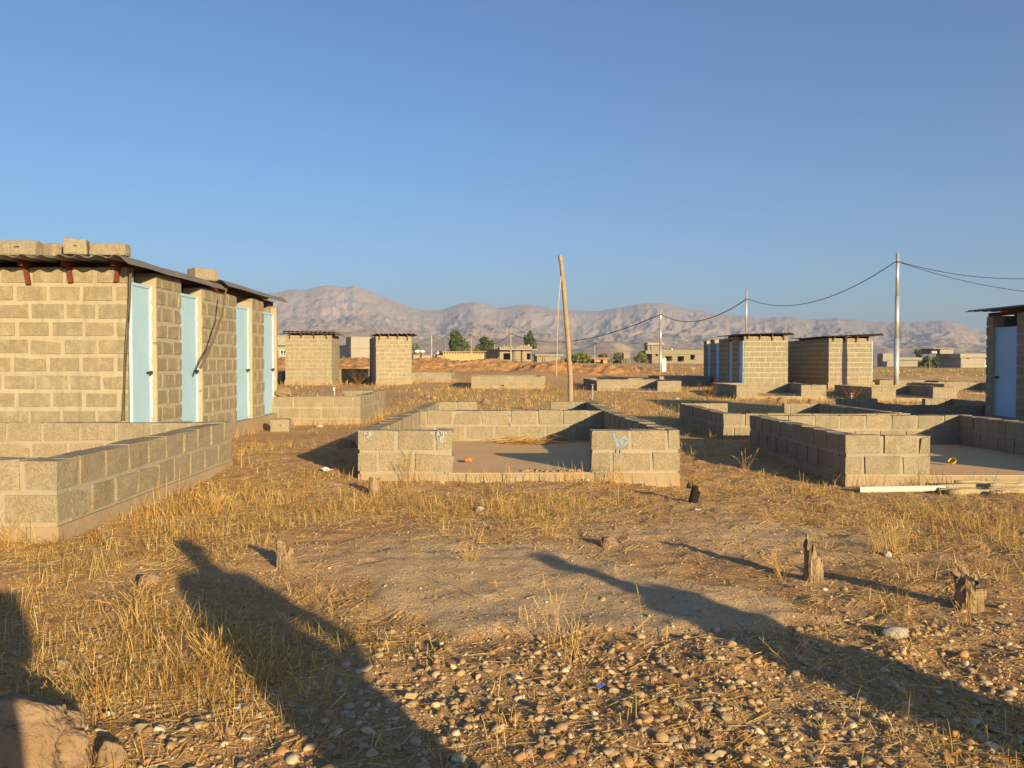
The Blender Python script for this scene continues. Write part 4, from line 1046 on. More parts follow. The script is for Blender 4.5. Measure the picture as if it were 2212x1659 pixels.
for lab, bl, vb, Y, u0 in [
    ('broad yellow green bush just right of the wooden pole', [(1244, 773, 11, 9), (1258, 770, 12, 10), (1268, 776, 9, 8), (1250, 780, 18, 5)], 786, 195, 1252),
    ('bush above the mud shelter, third along from the wooden pole', [(1303, 770, 11, 7), (1298, 780, 9, 6), (1310, 778, 7, 6)], 786, 212, 1302),
    ('round bush left of the cabin on posts', [(1334, 771, 9, 9), (1330, 780, 10, 6), (1343, 779, 8, 6)], 787, 205, 1334),
    ('bush with a pointed top beside the long unfinished house', [(1384, 767, 6, 8), (1378, 775, 9, 7), (1390, 777, 8, 7)], 787, 196, 1383),
    ('grey green scrub left of the wooden pole base', [(1226, 779, 9, 6), (1212, 781, 7, 4)], 786, 185, 1222),
    ('low scrub at the foot of the grey rendered house', [(742, 777, 8, 6), (752, 780, 8, 4)], 786, 180, 745),
    ('scrub below the white framed window at the left', [(608, 779, 7, 6), (616, 782, 6, 4)], 788, 140, 611),
    ('rounded bush between the two right hand houses', [(2001, 779, 8, 9), (2009, 786, 7, 7), (1996, 786, 6, 6)], 795, 165, 2003),
    ('dark bush touching the shaded house end', [(2020, 781, 6, 9), (2024, 788, 5, 6)], 796, 162, 2021),
    ('low green bush row at the right end of the mud house', [(1012, 757, 9, 5), (1028, 758, 8, 5)], 784, 205, 1020),
    ('brownish bare bush above the yard wall', [(898, 752, 7, 9), (903, 759, 7, 6)], 784, 220, 900)]:
    tree(lab, bl, vb, Y, 'leaf_bush' if 'dark' not in lab else 'leaf_dark', u0, 'bushes among the far houses', 'bush', n=800, size=.3)
def fence(label, uv, Y0s, hgt, step, wires=2, r=.05, mat='post_wood', lean=.05):
    A = [at(u, v, Y) for (u, v), Y in zip(uv, Y0s)]
    e = empty('wire_fence', (A[0].x, A[0].y, gz(A[0].x, A[0].y)), 0, label, 'fence'); L0 = tuple(e.location)
    pts = []
    for a, b in zip(A, A[1:]):
        n = max(1, int((b - a).length / step))
        for i in range(n): q_ = a + (b - a) * (i / n); pts.append((q_.x, q_.y, gz(q_.x, q_.y)))
    tops = []
    for x, y, z in pts:
        mb = MB(); h_ = hgt * rng.uniform(.8, 1.2); dx = rng.uniform(-lean, lean)
        tube(mb, [(x, y, z - .2), (x + dx, y, z + h_)], r, 6); mb.build('post', M[mat], e, L0); tops.append((x + dx * .8, y - r, z + h_ * .85))
    for k in range(wires):
        mb = MB(); tube(mb, [(x, y, z - .45 * k) for x, y, z in tops], .012, 4); mb.build('fence_wire', M['wire'], e, L0)
fence('thin wire fence along the yellow field before the right hand houses', [(1870, 797), (2150, 800), (2320, 802)], [112, 108, 106], 1.2, 3.4, 2, .04)
fence('leaning wooden fence posts on the earth bank before the round cornered house', [(1075, 778), (1140, 780), (1165, 781)], [80, 78, 77], 1.3, 3.0, 1, .06, lean=.4)
fence('wire fence before the bushes in the centre', [(1285, 785), (1400, 787)], [150, 145], 1.3, 3.2, 2, .05)
fence('thin fence before the long unfinished house', [(1400, 789), (1525, 791)], [120, 118], 1.4, 1.6, 2, .035)
q0 = at(1434, 797, 95); mb = MB(); box(mb, q0.x - .22, q0.x + .22, 94.8, 95.2, gz(q0.x, 95) - .3, gz(q0.x, 95) + 1.5, .5, .02)
tag(mb.build('gate_pier', M['litter_white'], None, tuple(q0)), 'short white gate pier right of the pole on the mound', 'pier')

# ------------------------------------------------------------------ things lying and standing in the foreground
def stump(label, u, v, w, hgt, seed, kind='split', mat='stump', lean=(0, 0)):
    Y = EYE * FPX / (v - 785.0); b = at(u, v, Y); b.z = gz(b.x, Y)
    r_ = np.random.default_rng(seed); seg, rings = 22, 12
    V = []; ang = np.arange(seg) * 2 * math.pi / seg
    prof = np.array([.5 + .5 * mnoise.noise(Vector((math.cos(a) * 1.3 + seed, math.sin(a) * 1.3, seed))) for a in ang])
    jag = r_.uniform(-.10, .10, seg)
    if kind == 'split': top = hgt * np.clip(.62 + .75 * (prof - .5) + .30 * np.cos(ang - 2.7) + jag, .4, 1.08)
    elif kind == 'splay': top = hgt * np.clip(.80 + .3 * (prof - .5) + .25 * np.cos(ang - 2.4) + jag * 1.6, .6, 1.1)
    else: top = hgt * np.clip(.85 + .25 * (prof - .5) + jag, .6, 1)
    for k in range(rings):
        f = k / (rings - 1)
        rr_ = w / 2 * (1.12 - .22 * f ** .5) * (.86 + .28 * prof) * (1 + r_.uniform(-.05, .05, seg))
        if kind == 'splay': rr_ = rr_ * (1 + .55 * max(0, f - .55) * r_.uniform(.4, 1.8, seg))
        z = -.06 + (top + .06) * f
        V.append(np.stack([rr_ * np.cos(ang) + lean[0] * f * hgt, rr_ * np.sin(ang) + lean[1] * f * hgt, z], 1))
    rr_ = w / 2 * .45 * (.8 + .4 * prof)                # sunken rotten heart
    V.append(np.stack([rr_ * np.cos(ang) + lean[0] * hgt, rr_ * np.sin(ang) + lean[1] * hgt, top * .82], 1))
    V.append(np.stack([rr_ * .5 * np.cos(ang) + lean[0] * hgt, rr_ * .5 * np.sin(ang) + lean[1] * hgt, top * .45], 1))
    V = np.concatenate(V); n = rings + 2
    F = [(i * seg + j, i * seg + (j + 1) % seg, (i + 1) * seg + (j + 1) % seg, (i + 1) * seg + j) for i in range(n - 1) for j in range(seg)] + [tuple((n - 1) * seg + j for j in range(seg))]
    mb = MB(); mb.add(V, F, np.tile(r_.uniform(.2, .8, seg), n))
    if kind == 'splay':
        for a in (0.1, .9, 2.2, 3.4, 5.2, 5.9):
            L_ = w * r_.uniform(.2, .42); z = hgt * r_.uniform(.62, .8)
            tube(mb, [(w * .38 * math.cos(a), w * .38 * math.sin(a), z), (w * .38 * math.cos(a) + L_ * math.cos(a), w * .38 * math.sin(a) + L_ * math.sin(a), z + L_ * r_.uniform(.1, .5))], [.016, .004], 5, .7)
    if kind == 'split':
        for a in (2.4, 2.9, 3.3):
            z = hgt * .7; tube(mb, [(w * .36 * math.cos(a), w * .36 * math.sin(a), z), (w * .34 * math.cos(a), w * .34 * math.sin(a), hgt * r_.uniform(.85, 1.02))], [.024, .008], 5, .9)
    o = mb.build('tree_stump', M[mat]); o.location = b; o.rotation_euler = (0, 0, r_.uniform(-.2, .2))
    return tag(o, label, 'stump', 'broken stumps in the ground')
stump('short grey stump with a ragged top before the left corner of the numbered room', 809, 1073, .12, .21, 3, 'plain')
stump('stubby grey split stump beside the long left shadow', 620, 1233, .13, .16, 11, 'split')
stump('black charred stake standing right of the numbered room', 1494, 1092, .085, .185, 5, 'split', 'char', (.22, .05))
stump('tall pale split stump with splinters on its left side', 1757, 1259, .115, .30, 8, 'split', 'stump')
stump('thick stump with a splayed broken top near the right edge', 2094, 1323, .145, .205, 9, 'splay')

E0 = None
def lying_log(label, u0, v0, u1, v1, Y0, Y1, r, mat='log', name='log', cat='log', group='peeled logs lying in a pile at the right', hollow=False, lift=0):
    a = at(u0, v0, Y0); b = at(u1, v1, Y1)
    a.z = max(a.z, gz(a.x, Y0) + r * .9); b.z = max(b.z, gz(b.x, Y1) + r * .9)
    k = np.linspace(0, 1, 12)[:, None]; p = np.array(a) + (np.array(b) - np.array(a)) * k
    if mat == 'log': p[1:-1] += rng.normal(0, .006, (10, 3)); 
    c = p[0].copy(); mb = MB(); rad = np.full(12, r) if hollow else r * (1 + .08 * rng.normal(0, 1, 12).clip(-1, 1)) * np.linspace(1, .92, 12)
    tube(mb, p, rad, 14, caps=not hollow)
    if hollow: tube(mb, p[::-1], rad * .88, 14, caps=False)
    o = mb.build(name, M[mat], None, tuple(c), True)
    for q_ in o.data.polygons:
        if len(q_.vertices) > 4: q_.use_smooth = False
    return tag(o, label, cat, group)
lying_log('white plastic pipe lying before the right block room, its end under the logs', 1856, 1058, 2040, 1060, 9.2, 9.12, .037, 'pvc', 'plastic_pipe', 'pipe', None, True)
lying_log('thin chipped stick at the back of the log pile', 2062, 1041, 2330, 1043, 9.30, 9.28, .018)
lying_log('log end beside the end of the white pipe, upper of the long ones', 2024, 1050, 2330, 1049, 9.20, 9.20, .028)
lying_log('log lying just below the one beside the pipe end', 2027, 1060, 2330, 1059, 9.08, 9.1, .031)
lying_log('nearest thick log of the pile with a brown cut end', 2047, 1074, 2330, 1078, 8.9, 8.92, .037)
lying_log('thick log on top of the pile with a dark round end', 2135, 1050, 2340, 1055, 9.06, 9.02, .038)
lying_log('log at the right of the pile lying on the nearest one', 2133, 1069, 2340, 1069, 8.96, 8.96, .031)
lying_log('thin pole along the front of the log pile', 2138, 1081, 2340, 1083, 8.80, 8.82, .019)

def rock(name, label, u, v, size, seed, mat='stone_tan', cat='rock', group=None, Y=None, z=None, sub=4, angular=.28, sink=.25, rz=0):
    Y = EYE * FPX / (v - 785.0) if Y is None else Y
    b = at(u, v, Y); zz = gz(b.x, Y) if z is None else z
    import bmesh
    bm_ = bmesh.new(); bmesh.ops.create_icosphere(bm_, subdivisions=sub, radius=1)
    for q_ in bm_.verts:
        d = q_.co.normalized(); n_ = mnoise.noise(d * 1.3 + Vector((seed * 3.7, 0, 0))) * angular * 1.4 + mnoise.noise(d * 3.1 + Vector((0, seed * 1.9, 0))) * angular * .5 + mnoise.noise(d * 9 + Vector((0, seed, 0))) * angular * .2 + mnoise.noise(d * 23 + Vector((seed, 0, 0))) * angular * .07
        q_.co = d * (1 + n_)
        for ax in ((.6, -.7, .5), (-.8, -.5, .3), (.2, .4, .9), (-.3, -.9, .1)):       # flattened facets
            a_ = Vector(ax).normalized(); t_ = q_.co.dot(a_)
            if t_ > .78: q_.co -= a_ * (t_ - .78) * .75
        q_.co = Vector((q_.co.x * size[0] / 2, q_.co.y * size[1] / 2, q_.co.z * size[2] / 2))
    me = bpy.data.meshes.new(name); bm_.to_mesh(me); bm_.free(); me.materials.append(M[mat])
    a_ = me.attributes.new('tint', 'FLOAT', 'POINT'); a_.data.foreach_set('value', np.full(len(me.vertices), .5, np.float32))
    for p in me.polygons: p.use_smooth = True
    o = bpy.data.objects.new(name, me); COL.objects.link(o); o.location = (b.x, Y, zz + size[2] * (.5 - sink)); o.rotation_euler = (0, 0, rz)
    return tag(o, label, cat, group)
rock('boulder', 'large tan boulder half in shade in the bottom left corner', 36, 1672, (.38, .40, .35), 21, angular=.36, sink=.2, sub=6)
rock('rock', 'angular reddish rock near the bottom left boulder', 238, 1642, (.10, .09, .11), 2, angular=.4)
rock('rock', 'brown rock lying among straw right of the near left wall', 322, 1270, (.125, .10, .085), 3)
rock('rock', 'reddish brown rock on the grey gravel before the numbered room', 1313, 1180, (.125, .11, .095), 4, angular=.36)
rock('rock', 'pale round stone in the straw before the open front', 1036, 1106, (.085, .08, .065), 5, 'stone_pale')
rock('rock', 'smooth white oval stone near the splayed stump', 1934, 1384, (.135, .10, .06), 6, 'stone_pale', angular=.1)
rock('rock', 'white speckled stone behind the tall grass at the right', 1917, 1203, (.055, .05, .05), 7, 'stone_pale')
rock('rock', 'tan lump standing in grass beyond the numbered room', 1050, 864, (.36, .26, .22), 8, Y=27, group='rocks beyond the numbered room')
rock('rock', 'dark leaning rock beyond the numbered room, right of the tan lump', 1136, 861, (.30, .26, .2), 9, Y=28, group='rocks beyond the numbered room')
rock('rock', 'long flat rock behind the right back wall of the numbered room', 1190, 890, (.22, .16, .10), 18, Y=18)
rock('boulder', 'tan boulder resting on the low wall behind the left shed', 611, 855, (.36, .30, .22), 10, Y=17.72, z=.635, sink=.08)
rock('rock', 'tan rock in the grass before the four door shed room', 1688, 864, (.34, .25, .27), 12, Y=30.5)
rock('rock', 'dark topped rock right of the tan rock by the four door shed room', 1754, 864, (.30, .22, .2), 13, Y=30.8)
rock('boulder', 'tan boulder on the slope of the earth bank', 1243 - 0, 787, (.6, .5, .5), 15, 'stone_tan', Y=66)
rock('boulder', 'pinkish boulder high on the earth bank below the round cornered house', 1083, 792, (.9, .6, .65), 16, 'stone_tan', Y=66.5)
rock('rock', 'grey stone leaning beside the numbered room left wall', 748, 952, (.30, .2, .2), 17, Y=12.6)
rock('rock', 'pale flat stone near the foot of the room behind the left shed', 690, 912, (.16, .12, .08), 19, 'stone_pale', Y=16.9)

# things on the floors
zc = .594 - 2 * .237 + .004
p = at(1011, 999.5, 10.12)
mb = MB(); tube(mb, [(-.045, 0, .02), (-.03, 0, .03), (0, 0, .034), (.042, 0, .034), (.047, 0, .03)], [.010, .017, .026, .028, .017], 14); o = mb.build('clay_cup', M['orange'], smooth_=True)
o.location = (p.x, p.y, zc); o.rotation_euler = (0, 0, .2)
mbn = MB(); tube(mbn, [(-.085, 0, .012), (-.06, 0, .018), (-.044, 0, .02)], [.004, .008, .011], 8); mbn.build('broken_neck', M['char'], o, smooth_=True)
tag(o, 'small orange clay vessel with a dark neck lying on the cement floor', 'vessel')
zr = .49 - 2 * .237 + .004; p = at(2059, 1009, 10.55)
mb = MB(); k = np.linspace(0, math.pi / 2, 7)
ring = 20
def bowl(mb, r, d, thick):
    V = []; a_ = np.arange(ring) * 2 * math.pi / ring
    for f in k: V.append(np.stack([r * np.sin(f) * np.cos(a_), r * np.sin(f) * np.sin(a_), np.full(ring, d * (1 - np.cos(f)))], 1))
    for f in k[::-1]: V.append(np.stack([(r - thick) * np.sin(f) * np.cos(a_), (r - thick) * np.sin(f) * np.sin(a_), np.full(ring, thick + (d - thick) * (1 - np.cos(f)))], 1))
    n = len(V); V = np.concatenate(V)
    mb.add(V, [(i * ring + j, i * ring + (j + 1) % ring, (i + 1) * ring + (j + 1) % ring, (i + 1) * ring + j) for i in range(n - 1) for j in range(ring)])
bowl(mb, .05, .05, .005); o = mb.build('plastic_bowl', M['yellow'], smooth_=True); o.location = (p.x, p.y, zr + .03); o.rotation_euler = (R(10), R(-40), R(20))
tag(o, 'yellow plastic bowl tipped on its side on the shaded cement floor', 'bowl')
mb = MB(); c0 = np.array((.48, 12.45, zc + .012))
for i in range(80):
    a = rng.normal(0, .35) + (math.pi if rng.random() < .5 else 0); L_ = rng.uniform(.15, .55); q_ = c0 + (rng.normal(0, .26), rng.normal(0, .09), abs(rng.normal(0, .035)))
    d = np.array((math.cos(a), math.sin(a), rng.normal(0, .16))); tube(mb, [q_ - d * L_ / 2, q_ + rng.normal(0, .02, 3) * (1, 1, .4), q_ + d * L_ / 2], [.0035, .003, .002], 4, rng.uniform(.0, .7), caps=False)
tag(mb.build('brushwood', M['straw'], None, tuple(c0)), 'heap of dry twigs along the back wall of the numbered room', 'twig heap')
mb = MB()
for i in range(16):
    q_ = np.array((.55 + rng.normal(0, .16), 9.27 + rng.normal(0, .025), zc + .008)); s_ = rng.uniform(.015, .04)
    v = np.array([(x, y, z) for z in (-.012, .014) for x, y in ((-s_, -.02), (s_, -.02), (s_, .02), (-s_, .02))]) + rng.normal(0, .008, (8, 3)) + q_
    mb.add(v, BOXF, rng.uniform(.2, .9))
tag(mb.build('mortar_crumbs', M['block_found'], None, (.55, 9.27, zc)), 'crumbs of broken mortar on the doorstep of the numbered room', 'rubble', kind='stuff')

# litter seen in the foreground
def scrap(label, u, v, s_, mat, seed, cat='litter'):
    Y = EYE * FPX / (v - 785.0); b = at(u, v, Y); r_ = np.random.default_rng(seed); n = 6
    gx_, gy_ = np.meshgrid(np.linspace(-.5, .5, n), np.linspace(-.5, .5, n))
    z = .18 * np.array([[mnoise.noise(Vector((x * 4 + seed, y * 4, 1))) for x in gx_[0]] for y in gy_[:, 0]]) + .15
    V = np.stack([gx_ + r_.normal(0, .04, (n, n)), gy_ * .7 + r_.normal(0, .04, (n, n)), z], -1).reshape(-1, 3) * s_
    I = np.arange(n * n).reshape(n, n); q_ = np.stack([I[:-1, :-1], I[:-1, 1:], I[1:, 1:], I[1:, :-1]], -1).reshape(-1, 4)
    mb = MB(); mb.add(np.concatenate([V, V - (0, 0, .003)]), np.concatenate([q_, q_[:, ::-1] + n * n])); o = mb.build('litter', M[mat]); o.location = (b.x, Y, gz(b.x, Y) + .004); o.rotation_euler = (r_.uniform(-.3, .3), 0, r_.uniform(0, 6))
    return tag(o, label, cat)
scrap('blue scrap of plastic among the pebbles', 1296, 1492, .035, 'litter_blue', 1)
scrap('white crumpled scrap below the charred stake', 1507, 1107, .07, 'litter_white', 2)
scrap('pale orange chip lying below the concrete patch', 1336, 1410, .055, 'yellow', 3)
scrap('crumpled pale litter in the weeds left of the numbered room', 704, 1032, .13, 'litter_white', 4)
scrap('shiny white strip among the pebbles at lower left', 520, 1533, .055, 'litter_white', 5)
scrap('pale scrap in the straw right of the near left wall', 923, 1045, .07, 'litter_white', 6)

# ------------------------------------------------------------------ stones
import bmesh
def stone_mesh(seed, sub):
    bm_ = bmesh.new(); bmesh.ops.create_icosphere(bm_, subdivisions=sub, radius=1)
    for q_ in bm_.verts:
        d = q_.co.normalized(); q_.co = d * (1 + .30 * mnoise.noise(d * 1.2 + Vector((seed * 5.1, 0, 0))) + .10 * mnoise.noise(d * 2.9 + Vector((0, seed, 0))))
        for a_, m_ in ((Vector((.5, .3, .8)).normalized(), .75), (Vector((-.7, .5, .2 + .1 * (seed % 4))).normalized(), .72), (Vector((.3, -.9, .3)).normalized(), .8)):
            t_ = q_.co.dot(a_)
            if t_ > m_: q_.co -= a_ * (t_ - m_ + (.12 if seed % 2 else 0)) * (.5 if seed % 2 == 0 else .95)
    if seed % 2:                                     # broken, angular stones: flat fracture faces
        r_ = np.random.default_rng(seed)
        for _ in range(10):
            a_ = Vector(r_.normal(size=3)).normalized(); m_ = r_.uniform(.5, .78)
            for q_ in bm_.verts:
                t_ = q_.co.dot(a_)
                if t_ > m_: q_.co -= a_ * (t_ - m_) * .97
    v = np.array([tuple(q_.co) for q_ in bm_.verts]); f = np.array([[q_.index for q_ in p.verts] for p in bm_.faces]); bm_.free(); return v, f
VAR1 = [stone_mesh(i, 2) for i in (1, 3, 5, 7, 9, 2, 11)]; VAR0 = [stone_mesh(i + 20, 1) for i in range(6)]
def blocked(x, y, pad=0.0):
    m = np.zeros(x.shape, bool)
    for x0, x1, y0, y1 in RECTS: m |= (x > x0 - pad) & (x < x1 + pad) & (y > y0 - pad) & (y < y1 + pad)
    return m
def view_pts(n, y0, y1, power=1.0, margin=1.32):
    """points spread over the visible wedge of ground, denser near for power<1"""
    n = int(n * 1.22)
    y = y0 + (y1 - y0) * rng.random(n) ** (1 / power) if power != 1 else rng.uniform(y0, y1, n)
    x = y * (.02 + rng.uniform(-.635, .635, n) * margin); return x, y
def stone_field(n, y0, y1, smin, smax, variants, dens, power=1.0, pw=2.2):
    x, y = view_pts(n, y0, y1, power)
    keep = (~blocked(x, y)) & (rng.random(len(x)) < dens(x, y)); x, y = x[keep], y[keep]
    s = smin + (smax - smin) * rng.random(len(x)) ** pw
    return x, y, s
def emit_stones(name, label, sets, kind='stuff'):
    mb = MB()
    for x, y, s, variants in sets:
        z = ground_z(x, y); vi = rng.integers(0, len(variants), len(x))
        for k, (v, f) in enumerate(variants):
            m = vi == k; n = int(m.sum())
            if not n: continue
            a = rng.uniform(0, 2 * math.pi, n); asp = rng.uniform(.55, 1.0, n); fl = rng.uniform(.36, .7, n)
            tl = rng.normal(0, .25, n)
            V = v[None] * (s[m] / 2)[:, None, None] * np.stack([np.ones(n), asp, fl], 1)[:, None]
            V = np.stack([V[..., 0] * np.cos(tl)[:, None] - V[..., 2] * np.sin(tl)[:, None], V[..., 1], V[..., 0] * np.sin(tl)[:, None] + V[..., 2] * np.cos(tl)[:, None]], -1)
            c, q_ = np.cos(a)[:, None], np.sin(a)[:, None]
            V = np.stack([V[..., 0] * c - V[..., 1] * q_, V[..., 0] * q_ + V[..., 1] * c, V[..., 2]], -1)
            V += np.stack([x[m], y[m], z[m] + s[m] * fl * rng.uniform(-.12, .25, n)], 1)[:, None]
            F = (f[None] + (np.arange(n) * len(v))[:, None, None]).reshape(-1, 3)
            mb.add(V.reshape(-1, 3), F, np.repeat(rng.random(n), len(v)))
    return tag(mb.build(name, M['gravel'], smooth_=True), label, kind=kind)
def d_bed(x, y):
    d = smooth(4.35, 3.6, y) * (.55 + 1.1 * (fbm(x * 1.6, y * 1.6, 3) - .3)) + .10
    d = d * (1 - .7 * np.exp(-((x + 1.5) / .8) ** 2 - ((y - 3.9) / .7) ** 2)) + .25 * np.exp(-((x - 2.2) / .8) ** 2 - ((y - 3.9) / .5) ** 2)
    return np.clip(d * (1 - .95 * patch_mask(x, y)), 0, 1)
def d_small(x, y): return np.clip((.35 + .8 * (fbm(x * 1.2 + 9, y * 1.2, 3) - .4)) * (1 - .8 * patch_mask(x, y)), 0, 1)
bx, by, bs = stone_field(11000, 2.45, 4.9, .011, .062, VAR1, d_bed, pw=2.9)
order = np.argsort(-bs / by); top, rest = order[:270], order[270:]
protos = []
for k, (v, f) in enumerate(VAR1[:5] + [stone_mesh(41 + 2 * i, 3) for i in range(4)]):
    mb = MB(); mb.add(v, f); o = mb.build('pebble', M['stone'], smooth_=True); protos.append(o.data); bpy.data.objects.remove(o)
for i in top:
    o = bpy.data.objects.new('pebble', protos[rng.integers(0, len(protos))]); COL.objects.link(o)
    s = bs[i] / 2 * 1.12; fl = rng.uniform(.38, .7)
    o.scale = (s, s * rng.uniform(.6, 1), s * fl); o.rotation_euler = (rng.normal(0, .2), rng.normal(0, .25), rng.uniform(0, 6.28))
    o.location = (bx[i], by[i], gz(bx[i], by[i]) + s * fl * rng.uniform(-.05, .5))
    tag(o, 'smooth river pebble bedded in the earth of the foreground', 'pebble', 'river pebbles strewn over the foreground')
sets = [(bx[rest], by[rest], bs[rest], VAR1)]
x, y, s = stone_field(30000, 1.4, 5.2, .005, .020, VAR0, lambda x, y: np.clip(d_bed(x, y) + .25, 0, 1)); sets.append((x, y, s, VAR0))
x, y, s = stone_field(36000, 4.0, 9.8, .005, .030, VAR0, d_small, pw=3); sets.append((x, y, s, VAR0))
x, y, s = stone_field(9000, 9.0, 30, .012, .07, VAR0, lambda x, y: np.clip(.25 + 1.2 * (fbm(x * .5, y * .5, 3) - .45), 0, 1), pw=3); sets.append((x, y, s, VAR0))
x, y, s = stone_field(5000, 28, 90, .03, .32, VAR0, lambda x, y: np.clip(.12 + 1.3 * (fbm(x * .15 + 3, y * .15, 3) - .45) + .45 * (berm(x, y) > .25), 0, 1), pw=5); sets.append((x, y, s, VAR0))
fx_, fy_ = [], []
for (x0, x1, y0, y1) in RECTS:                       # crumbs and clods gathered at the feet of the walls
    for (xa, ya, xb, yb) in ((x0, y0, x1, y0), (x1, y0, x1, y1), (x0, y0, x0, y1)):
        if (ya + yb) / 2 > 30: continue
        n = int(math.hypot(xb - xa, yb - ya) * 60); k = rng.random(n)
        fx_.append(xa + (xb - xa) * k + rng.normal(0, .09, n)); fy_.append(ya + (yb - ya) * k - np.abs(rng.normal(0, .08, n)) * (ya == yb))
x, y = np.concatenate(fx_), np.concatenate(fy_); k = ~blocked(x, y, -.005); x, y = x[k], y[k]
sets.append((x, y, .006 + .05 * rng.random(len(x)) ** 4, VAR0))
emit_stones('gravel', 'loose gravel and stones scattered over the earth', sets)

# ------------------------------------------------------------------ dry grass
def blades(mb, x, y, z, h, w, yaw, lean, curve, tint, tip=True):
    n = len(x); S = np.array([0, .38, .72, 1.0])
    dx, dy = np.cos(yaw), np.sin(yaw); sxn, syn = -dy, dx
    f = lean[:, None] * S + curve[:, None] * S ** 2
    hor = f * h[:, None]; ver = h[:, None] * S * np.sqrt(np.clip(1 - .6 * np.minimum(f, 1.2) ** 2, .08, 1))
    px = x[:, None] + dx[:, None] * hor; py = y[:, None] + dy[:, None] * hor; pz = z[:, None] + ver
    ww = w[:, None] * np.array([.5, .46, .36, .06])
    L_ = np.stack([px - sxn[:, None] * ww, py - syn[:, None] * ww, pz], -1); R_ = np.stack([px + sxn[:, None] * ww, py + syn[:, None] * ww, pz], -1)
    V = np.stack([L_, R_], 2).reshape(n, 8, 3)
    F = (np.array([(0, 1, 3, 2), (2, 3, 5, 4), (4, 5, 7, 6)])[None] + (np.arange(n) * 8)[:, None, None]).reshape(-1, 4)
    mb.add(V.reshape(-1, 3), F, np.repeat(tint, 8))
def tufts(mb, n, y0, y1, dens, hmin, hmax, width, per, spread, power=1.0, bias=0.0):
    x, y = view_pts(n, y0, y1, power)
    k = (~blocked(x, y, .02)) & (rng.random(len(x)) < dens(x, y)); x, y = x[k], y[k]
    big = rng.random(len(x)) ** 2
    m = rng.poisson(per * (.4 + 1.2 * big)) + 1
    X = np.repeat(x, m); Y_ = np.repeat(y, m); B = np.repeat(big, m); tb = np.repeat(rng.normal(0, .12, len(x)), m); n2 = len(X)
    X = X + rng.normal(0, spread, n2); Y_ = Y_ + rng.normal(0, spread, n2)
    k = ~blocked(X, Y_, -.015); X, Y_, B, tb = X[k], Y_[k], B[k], tb[k]; n2 = len(X)
    h = (hmin + (hmax - hmin) * (.35 + .65 * B)) * rng.uniform(.35, 1.1, n2)
    yaw = rng.uniform(0, 2 * math.pi, n2)
    lean = np.abs(rng.normal(0, .7, n2)); curve = np.abs(rng.normal(.0, .7, n2))
    w = width * rng.uniform(.6, 1.4, n2) * (1 + Y_ / 14 * .6)
    t_ = np.clip(rng.normal(.52 + bias, .24, n2) + tb * 1.5, 0, 1)
    blades(mb, X, Y_, ground_z(X, Y_) - .004, h, w, yaw, lean, curve, t_)
mb = MB()
dn = lambda x, y: straw_field(x, y) ** 1.6
tufts(mb, 17000, 1.6, 9.6, dn, .02, .17, .0022, 9, .05)
tufts(mb, 9000, 9.0, 17, lambda x, y: np.clip(straw_field(x, y), 0, 1) ** 1.3, .04, .20, .0032, 6, .05)
tufts(mb, 17000, 16, 48, lambda x, y: np.clip(1.3 * straw_field(x, y) + .05, 0, 1), .06, .24, .0045, 4, .10)
tufts(mb, 5000, 46, 125, lambda x, y: np.clip(1.5 * (fbm(x * .07, y * .07, 3) - .42) + .8 * smooth(78, 90, y) * smooth(20, 30, x), 0, 1) * (berm(x, y) < .3), .12, .42, .012, 4, .3)
# grass hugging the feet of the walls
for (x0, x1, y0, y1) in RECTS:
    for (xa, ya, xb, yb) in ((x0, y0, x1, y0), (x1, y0, x1, y1), (x0, y0, x0, y1), (x0, y1, x1, y1)):
        L_ = math.hypot(xb - xa, yb - ya); yc = (ya + yb) / 2
        if yc > 60: continue
        n = int(L_ * (46 if yc < 12 else 22)); k = rng.random(n)
        X = xa + (xb - xa) * k; Y_ = ya + (yb - ya) * k; ox = np.sign((xa + xb) / 2 - (x0 + x1) / 2) if xa == xb else 0; oy = np.sign((ya + yb) / 2 - (y0 + y1) / 2) if ya == yb else 0
        q_ = np.abs(rng.normal(.05, .09, n)) + .03; X = X + ox * q_; Y_ = Y_ + oy * q_; X += rng.normal(0, .05, n)
        m = (fbm(X * 1.7, Y_ * 1.7 + 8, 3) > .42) & ~blocked(X, Y_, -.01); X, Y_ = X[m], Y_[m]; n = len(X)
        if n: blades(mb, X, Y_, ground_z(X, Y_) - .004, rng.uniform(.06, .28, n), .003 * (1 + Y_ / 12), rng.uniform(0, 6.28, n), np.abs(rng.normal(0, .3, n)), np.abs(rng.normal(0, .3, n)), np.clip(rng.normal(.5, .2, n), 0, 1))
# straw lying flat
n = 115000; x, y = view_pts(n, 1.6, 12.5); k = (~blocked(x, y)) & (rng.random(len(x)) < np.clip(.25 + straw_field(x, y), 0, 1) * (1 - .75 * patch_mask(x, y))); x, y = x[k], y[k]; n = len(x)
a = rng.uniform(0, 2 * math.pi, n); L_ = rng.uniform(.02, .15, n) * rng.random(n) ** .6; z = ground_z(x, y) + rng.uniform(.002, .02, n)
dx, dy = np.cos(a) * L_ / 2, np.sin(a) * L_ / 2; wv = .0011 * rng.uniform(.6, 1.5, n) * (1 + y / 12); ox, oy = -np.sin(a) * wv, np.cos(a) * wv; dz = rng.normal(0, .09, n) * L_
z1_ = ground_z(x + dx, y + dy) + .004; z0_ = ground_z(x - dx, y - dy) + .004
V = np.stack([np.stack([x - dx - ox, y - dy - oy, z0_], 1), np.stack([x - dx + ox, y - dy + oy, z0_ + wv], 1), np.stack([x + dx + ox, y + dy + oy, z1_ + np.abs(dz) + wv], 1), np.stack([x + dx - ox, y + dy - oy, z1_ + np.abs(dz)], 1)], 1)
